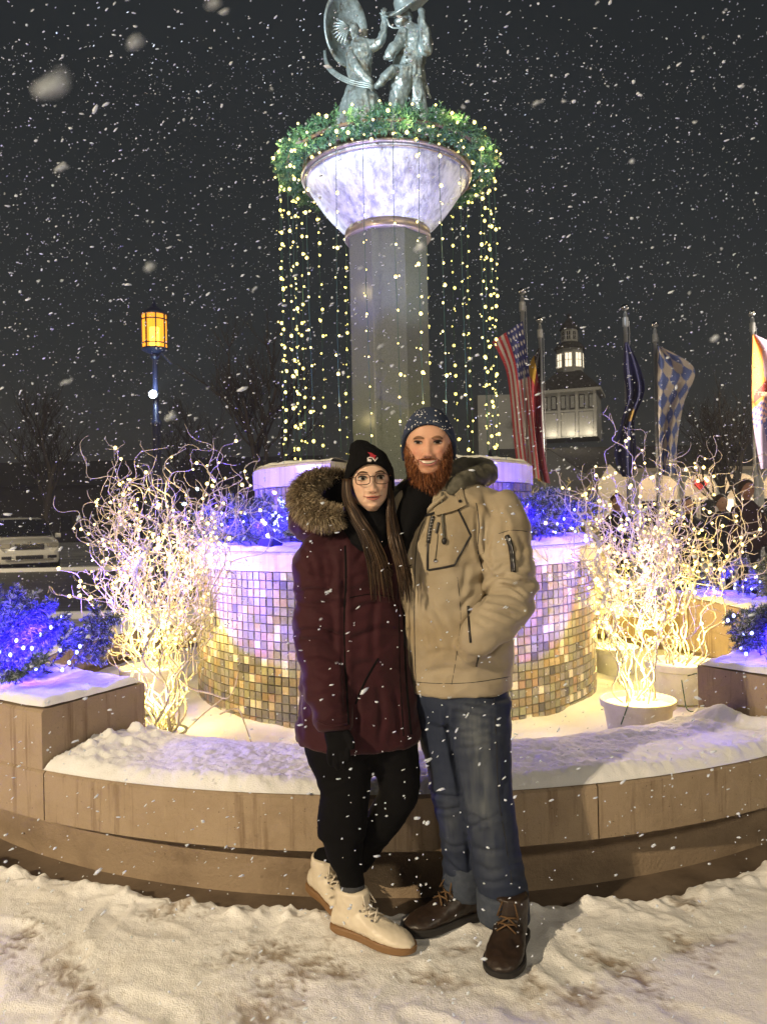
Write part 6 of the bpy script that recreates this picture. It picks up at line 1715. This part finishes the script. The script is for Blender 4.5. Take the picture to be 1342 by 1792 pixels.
for i in range(700):                                    # moustache
    x = g.uniform(-.033, .033); z = (-.0585 + g.uniform(-.0035, .0035)) / 1.09 + .0 * x - .10 * abs(x) * (abs(x) > .02) * .5
    add_hair(x, z, .001, (math.copysign(.9, x) * (.3 + abs(x) * 25), .35, -.55), g.uniform(.003, .0065))
bv_b = bvh_of(beard)
me = beard.data; fa = [p for p in me.polygons]
for i in range(6000):
    p = fa[g.integers(len(fa))]; vs = [me.vertices[k].co for k in p.vertices]; w_ = g.dirichlet(np.ones(len(vs)))
    c = Vector((0, 0, 0))
    for k, v in enumerate(vs): c += v * float(w_[k])
    rt.append(c); nn = p.normal.copy(); dr_.append(nn * .35 + Vector((0, -.15, -1))); ln_.append(g.uniform(.012, .030))
strand_mesh("beard_hair", rt, dr_, ln_, .0024, [M['beard_a'], M['beard_b'], M['beard_c']], beard, (0, 0, -.3), 5, 3, .16, g.choice(3, len(rt), p=[.5, .28, .22]))
def ze_m(a):
    sa, ca = math.sin(a), math.cos(a)
    return -.050 + .112 * max(0, sa) ** .62 - .004 * ca * ca
bean_m = beanie(hm, ze_m, .126, .0085, M['navy_knit'], None, 64, None, .03, 1.02)
tag(bean_m, "navy knit beanie dusted with snow on the bearded man", "hat")
g = random.Random(3); sp = MB(); bvm = bvh_of(bean_m)
for _ in range(90):
    px, py = g.uniform(706, 796), g.uniform(717, 752)
    d = (P(px, py, 1) - CAM).normalized(); h = bvm.ray_cast(CAM, d)
    if h[0] is not None: sp.sphere(h[0], g.choice((.0014, .0018, .0026)), 6, 4)
sp.build("snow_specks", M['snow'], bean_m, kind="stuff")

# jacket
DM = 2.76
jk = MB()
loftpx(jk, [(772, 838, 44, .080), (778, 856, 72, .100), (785, 874, 104, .120), (790, 900, 112, .132), (786, 940, 102, .145), (771, 995, 84, .152), (776, 1055, 84, .154), (792, 1095, 90, .154), (803, 1130, 93, .154), (807, 1185, 89, .150), (807, 1204, 88, .148)], DM, 32)
limbpx(jk, [(862, 874, 2.73, .066), (878, 905, 2.71, .080), (884, 950, 2.69, .088), (889, 990, 2.675, .089), (892, 1025, 2.655, .083), (893, 1052, 2.625, .076), (880, 1078, 2.58, .073), (857, 1096, 2.555, .068), (838, 1112, 2.555, .060), (824, 1122, 2.58, .046)], 22, 60, wob=(.022, .75, .2))
limbpx(jk, [(712, 880, 2.80, .075), (672, 915, 2.90, .072), (615, 950, 2.96, .068), (575, 985, 2.95, .060)], 16)
limbpx(jk, [(826, 1120, 2.585, .052), (829, 1138, 2.60, .050), (834, 1152, 2.62, .030)], 14)
EL = P(893, 1045, 2.64)
def dsp_m(p):
    base = wrinkles(5.0, .0075, 1.0, 7.0)(p)
    e_ = math.exp(-((p - EL).length / .17) ** 2)
    fold = .013 * e_ * (math.sin((p.z - .35 * p.x) * 105 + 2.2 * noise.noise(p * 7)) * .5 + ridged(Vector((p.x * .35, p.y * .35, p.z)), 17, 1) * .5)
    return base + fold
jacket = organic("jacket", jk, .0078, M['tan'], man, 3, dsp_m)
creases(jacket, [([(836, 890), (834, 946), (843, 981), (860, 1007)], .014, 3.5), ([(847, 905), (845, 946), (850, 980)], .008, 3.5), ([(860, 925), (855, 968), (864, 997)], .007, 3.5), ([(856, 1016), (884, 1009), (928, 1022)], .012, 3), ([(863, 1021), (894, 1027), (926, 1052)], .009, 3),
    ([(851, 1043), (884, 1038), (920, 1054)], .009, 3), ([(846, 1054), (874, 1055), (915, 1067)], .008, 3), ([(843, 1063), (874, 1069), (905, 1082)], .008, 3), ([(835, 1070), (864, 1082), (894, 1094)], .007, 3), ([(830, 1085), (850, 1098), (872, 1104)], .007, 3),
    ([(836, 1062), (848, 1045), (860, 1020)], .013, 3.5), ([(868, 999), (880, 990), (890, 988)], .009, 3), ([(737, 1035), (758, 1062), (780, 1095)], .006, 4.5), ([(832, 1034), (818, 1048), (806, 1064)], .008, 4), ([(817, 990), (812, 1020), (809, 1046)], .006, 4.5), ([(740, 1080), (760, 1105), (770, 1140)], .005, 4.5),
    ([(872, 890), (884, 915), (880, 945)], .006, 4.5), ([(905, 930), (916, 960), (914, 985)], .005, 4.5), ([(900, 1000), (922, 1004), (934, 1012)], .006, 3.5), ([(745, 1150), (775, 1140), (808, 1150)], .005, 5), ([(740, 1178), (790, 1170), (840, 1180)], .005, 5), ([(850, 1150), (866, 1165), (886, 1168)], .006, 4.5),
    ([(812, 870), (832, 885), (846, 880)], .006, 4), ([(846, 856), (852, 885), (868, 905)], .006, 4.5), ([(735, 985), (729, 1040), (733, 1100)], .005, 4.5)])
bj = bvh_of(jacket)
sh = MB(); loftpx(sh, [(742, 842, 30, .075), (738, 862, 38, .105), (730, 884, 40, .130), (717, 910, 26, .148), (708, 940, 15, .150), (705, 968, 8, .135)], 2.745, 22)
organic("black_shirt", sh, .007, M['black_cloth'], man, 3, wrinkles(8, .004, 1.5))
lap = MB(); limbpx(lap, [(722, 838, 2.80, .022), (704, 862, 2.76, .030), (690, 888, 2.72, .034), (688, 925, 2.70, .030)], 12); organic("open_collar", lap, .007, mat("black_lining", (.012, .012, .013), .5, bump=[(50, .4, .006)]), man, 3, wrinkles(12, .004))
for pts, r_, nm, mt_, of in (
        ([(778, 868), (758, 884), (738, 902), (725, 925), (717, 958), (714, 1020), (714, 1100), (716, 1160), (719, 1203)], .0085, "front_edge", 'tan', .003),
        ([(742, 912), (733, 935), (727, 975), (725, 1060), (726, 1140), (728, 1200)], .0020, "placket_stitch", 'black_zip', -.0008),
        ([(735, 905), (752, 900), (776, 893), (801, 886), (814, 880)], .0042, "yoke_piping", 'black_zip', .001),
        ([(800, 888), (812, 913), (823.5, 937)], .0036, "pocket_piping", 'black_zip', .0006), ([(823.5, 937), (809, 963), (795, 989)], .0036, "pocket_piping", 'black_zip', .0006),
        ([(795, 989), (772, 994), (749, 998)], .0040, "pocket_piping", 'black_zip', .0006), ([(748, 998), (748, 972), (749, 948)], .0040, "pocket_piping", 'black_zip', .0006),
        ([(749, 950), (752, 926), (757, 903)], .0072, "pocket_zip", 'black_zip', .001),
        ([(767, 914), (765, 924), (763, 933)], .0042, "zip_pull", 'black_zip', .004), ([(766, 935), (764, 958), (761.5, 979)], .0014, "thin_cord", 'olive', .002),
        ([(774, 862), (773, 885), (774, 905), (776, 930), (777, 944)], .0046, "drawcord", 'olive', .006),
        ([(887, 938), (893, 955), (896, 975), (898, 1001)], .0092, "sleeve_zip", 'black_zip', .001), ([(890.5, 942), (895.5, 958), (898, 976), (899.5, 998)], .0016, "zip_shine", 'chrome', .0115),  # thin chrome line paints the shine along the sleeve zip
        ([(819, 1060), (820, 1085), (823, 1124)], .0046, "hand_pocket_zip", 'black_zip', .001), ([(837, 1150), (835, 1158), (833.5, 1166)], .0034, "pocket_pull", 'black_zip', .005),
        ([(722, 1193), (770, 1196), (830, 1194), (892, 1184)], .0016, "hem_stitch", 'black_zip', -.0008), ([(872, 934), (895, 928), (922, 930)], .0014, "sleeve_seam_or_shade", 'black_zip', -.0007),
        ([(833, 880), (838, 920), (836, 965), (846, 1000)], .0022, "armhole_seam", 'black_zip', -.0008), ([(800, 1010), (806, 1080), (798, 1150), (790, 1198)], .0012, "front_seam", 'black_zip', -.0006)):
    seam(bj, pts, r_, nm, M[mt_], man, of)
for k in range(8):
    t = (k + .5) / 8; x = 757 + (749.5 - 757) * t; y = 905 + 42 * t
    b = MB(); q_ = onsurf(bj, x, y, .0085); b.tube([q_ + Vector((-.0035, 0, 0)), q_ + Vector((.0035, 0, .0008))], .0011, 5); b.tube([q_ + Vector((-.0035 if k % 2 else .0035, 0, -.002)), q_ + Vector((-.0035 if k % 2 else .0035, 0, .003))], .0010, 5)
    b.build("zip_lettering", mat("grey_print", (.35, .34, .33), .7) if k == 0 else bpy.data.materials["grey_print"], man)
b = MB(); b.sphere(onsurf(bj, 777, 947, .008), .010, 12, 8, sc=(.9, .8, 1.2)); b.build("toggle", M['black_zip'], man, smooth=True)
b = MB(); b.sphere(onsurf(bj, 761.5, 981, .004), .0058, 10, 8); b.build("cord_knob", M['black_zip'], man, smooth=True)
cf = MB()
cfp = spline([(760, 896), (776, 889), (795, 880), (812, 868)], 16); r0, r1 = [], []
fr, bkf = [], []
for i, k in enumerate(cfp):
    w_ = 6 + 9.5 * i / 15
    a = onsurf(bj, k[0] - w_ * .25, k[1] - w_, .011); c = onsurf(bj, k[0] + w_ * .25, k[1] + w_, .010); fr.append((a, c))
rings = []
for a, c in fr:
    nrm = (CAM - a).normalized() * .004; rings.append([a + nrm, c + nrm, c - nrm * 1.6, a - nrm * 1.6])
cf.rings(rings); cfo = cf.build("collar_flap", M['tan'], man, bevel=.0015)
b = MB(); q_ = onsurf(bj, 805, 877, .014); b.tube([q_ + Vector((0, .004, 0)), q_ - Vector((0, .003, 0))], [.0062, .0050], 12); b.build("snap_button", M['black_zip'], man)
hd = MB(); limbpx(hd, [(786, 868, 2.66, .020), (800, 848, 2.68, .030), (826, 836, 2.74, .036), (850, 830, 2.82, .038), (840, 822, 2.90, .045), (800, 828, 2.93, .05), (745, 850, 2.93, .05)], 14, 46)
hood_m = organic("hood", hd, .007, M['olive'], man, 3, wrinkles(13, .0055, 1.2))
b = MB(); q_ = P(776, 858, 2.60); b.lathe([(.0048, -.002), (.0075, -.002), (.0075, .002), (.0048, .002)], q_, 14); b.build("eyelet", M['chrome'], man)

# jeans
jn = MB()
loftpx(jn, [(806, 1188, 82, .130), (808, 1225, 80, .128), (812, 1255, 74, .118)], 2.75, 28)
loftpx(jn, [(838, 1222, 54, .112), (840, 1290, 52, .106), (846, 1345, 47, .098), (850, 1390, 45, .092, -.02), (858, 1440, 44, .090, -.02), (864, 1480, 43, .086, -.02), (874, 1540, 42, .082, -.03), (880, 1580, 41, .080, -.04), (880, 1600, 41, .080, -.04)], 2.71, 24)
loftpx(jn, [(778, 1222, 50, .110), (778, 1290, 44, .102), (786, 1345, 38, .092), (791, 1398, 35, .084), (801, 1440, 34, .080, .01), (808, 1490, 32, .076, .02), (812, 1540, 35, .074, .02), (813, 1565, 36, .074, .02)], 2.78, 24)
def dsp_j(p):
    low_ = math.exp(-((p.z - .20) / .10) ** 2); hip_ = math.exp(-((p.z - .75) / .08) ** 2)
    q_ = Vector((p.x * .6, p.y * .6, p.z * 1.6))
    return .004 * (ridged(q_, 7, 2) - .3) + .005 * low_ * ridged(Vector((p.x * .4, p.y * .4, p.z + .3 * p.x)), 16, 1) + .004 * hip_ * ridged(Vector((p.x * .5, p.y, p.z * 1.3 - .2 * p.x)), 15, 1)
jeans = organic("jeans", jn, .0080, M['jeans'], man, 4, dsp_j)
creases(jeans, [([(777, 1236), (786, 1292), (808, 1390), (818, 1440), (822, 1520)], .016, 4), ([(778, 1224), (815, 1228), (862, 1240)], .006, 3.5), ([(784, 1243), (825, 1252), (862, 1258)], .006, 3.5), ([(790, 1283), (825, 1280), (864, 1270)], .006, 3.5), ([(798, 1310), (830, 1308), (870, 1296)], .005, 4),
    ([(815, 1418), (841, 1434), (868, 1443)], .008, 3.5), ([(822, 1448), (846, 1438), (878, 1424)], .007, 3.5), ([(738, 1378), (767, 1392), (812, 1396)], .010, 3.5), ([(756, 1412), (780, 1418), (812, 1410)], .007, 3.5), ([(770, 1470), (792, 1482), (815, 1478)], .006, 3.5), ([(776, 1500), (796, 1520), (822, 1535)], .009, 3.5),
    ([(828, 1478), (850, 1490), (884, 1486)], .006, 4), ([(836, 1512), (858, 1524), (884, 1520)], .006, 4), ([(870, 1500), (892, 1512), (912, 1506)], .005, 4), ([(838, 1540), (866, 1546), (890, 1536)], .007, 3.5), ([(884, 1546), (902, 1540), (916, 1546)], .006, 3), ([(880, 1300), (884, 1350), (880, 1400)], .005, 4.5), ([(850, 1330), (846, 1370), (852, 1405)], .004, 5)])
co = get_co(jeans.data); cols = []
for c in co:
    v = Vector(c) - CAM; d = v.dot(FWD); px = CX + F_PX * v.dot(RIGHT) / d; py = CY - F_PX * v.dot(UP) / d
    fade = 0
    if d < 2.76:
        fade = math.exp(-((px - 838 - .10 * (py - 1330)) / 24) ** 2) * (1 / (1 + math.exp(-(py - 1228) / 14))) * (1 / (1 + math.exp((py - 1445) / 22)))
        fade += .55 * math.exp(-((px - 787) / 14) ** 2 - ((py - 1440) / 40) ** 2) + .35 * math.exp(-((px - 860) / 22) ** 2 - ((py - 1500) / 60) ** 2)
        if 1228 < py < 1300: fade += .35 * max(0, math.sin((py - .25 * px) * .42)) * math.exp(-((px - 845) / 30) ** 2)
    st = noise.noise(Vector((c[0] * 110, c[1] * 110, c[2] * 7)))
    fade = min(1, fade * (.70 + .5 * noise.noise(Vector(c) * 16) + .55 * st) + .05 * st + .08 * noise.noise(Vector((c[0] * 60, c[1] * 60, c[2] * 9))))
    a, b_ = np.array((.010, .018, .044)), np.array((.085, .098, .112)); cols.append(a + (b_ - a) * max(0, fade))
set_color(jeans.data, np.array(cols))
bjn = bvh_of(jeans)
seam(bjn, [(864, 1212), (868, 1300), (872, 1390), (884, 1470), (897, 1552)], .0016, "outseam", M['trim'], man, -.0004)
M['cuff'] = mat("turned_up_denim", (.040, .052, .078), .85, var=(60, (.06, .072, .098), .45, .7), bump=[(300, .3, .002)])
for ks, d0 in (([(877, 1557, 42, .088), (879, 1568, 44, .092), (880, 1590, 44, .092), (880, 1606, 42, .088)], 2.67), ([(812, 1508, 36, .078), (813, 1522, 38, .082), (814, 1548, 38, .082), (815, 1566, 36, .078)], 2.80)):
    c = MB(); loftpx(c, ks, d0, 26, 12); organic("trouser_cuff", c, .007, M['cuff'], man, 2, wrinkles(12, .004, 2))
boot_from((902, 1630), (874, 1714), wid=.118, shaft=.165, mt=M['brown_boot'], sole_mt=M['dark_sole'], parent=man, lace_mt=M['brown_lace'], H=1.08, name="boot")
boot_from((838, 1598), (712, 1634), wid=.115, shaft=.16, mt=M['brown_boot'], sole_mt=M['dark_sole'], parent=man, lace_mt=M['brown_lace'], H=1.05, name="boot")

# ================================================================== thin snow haze round everything
b = MB(); b.box((0, 65, 11.4), (304, 254, 25.2))
hmat = bpy.data.materials.new("snow_haze"); hmat.use_nodes = True
n = hmat.node_tree.nodes; n.clear(); o = n.new("ShaderNodeOutputMaterial"); v = n.new("ShaderNodeVolumePrincipled")
v.inputs["Color"].default_value = (.92, .95, 1, 1); v.inputs["Density"].default_value = .0014
hmat.node_tree.links.new(v.outputs[0], o.inputs["Volume"])
b.build("haze", hmat, kind="stuff", label="thin snow haze filling the night air over the square", cat="haze")
SC.cycles.volume_bounces = 0
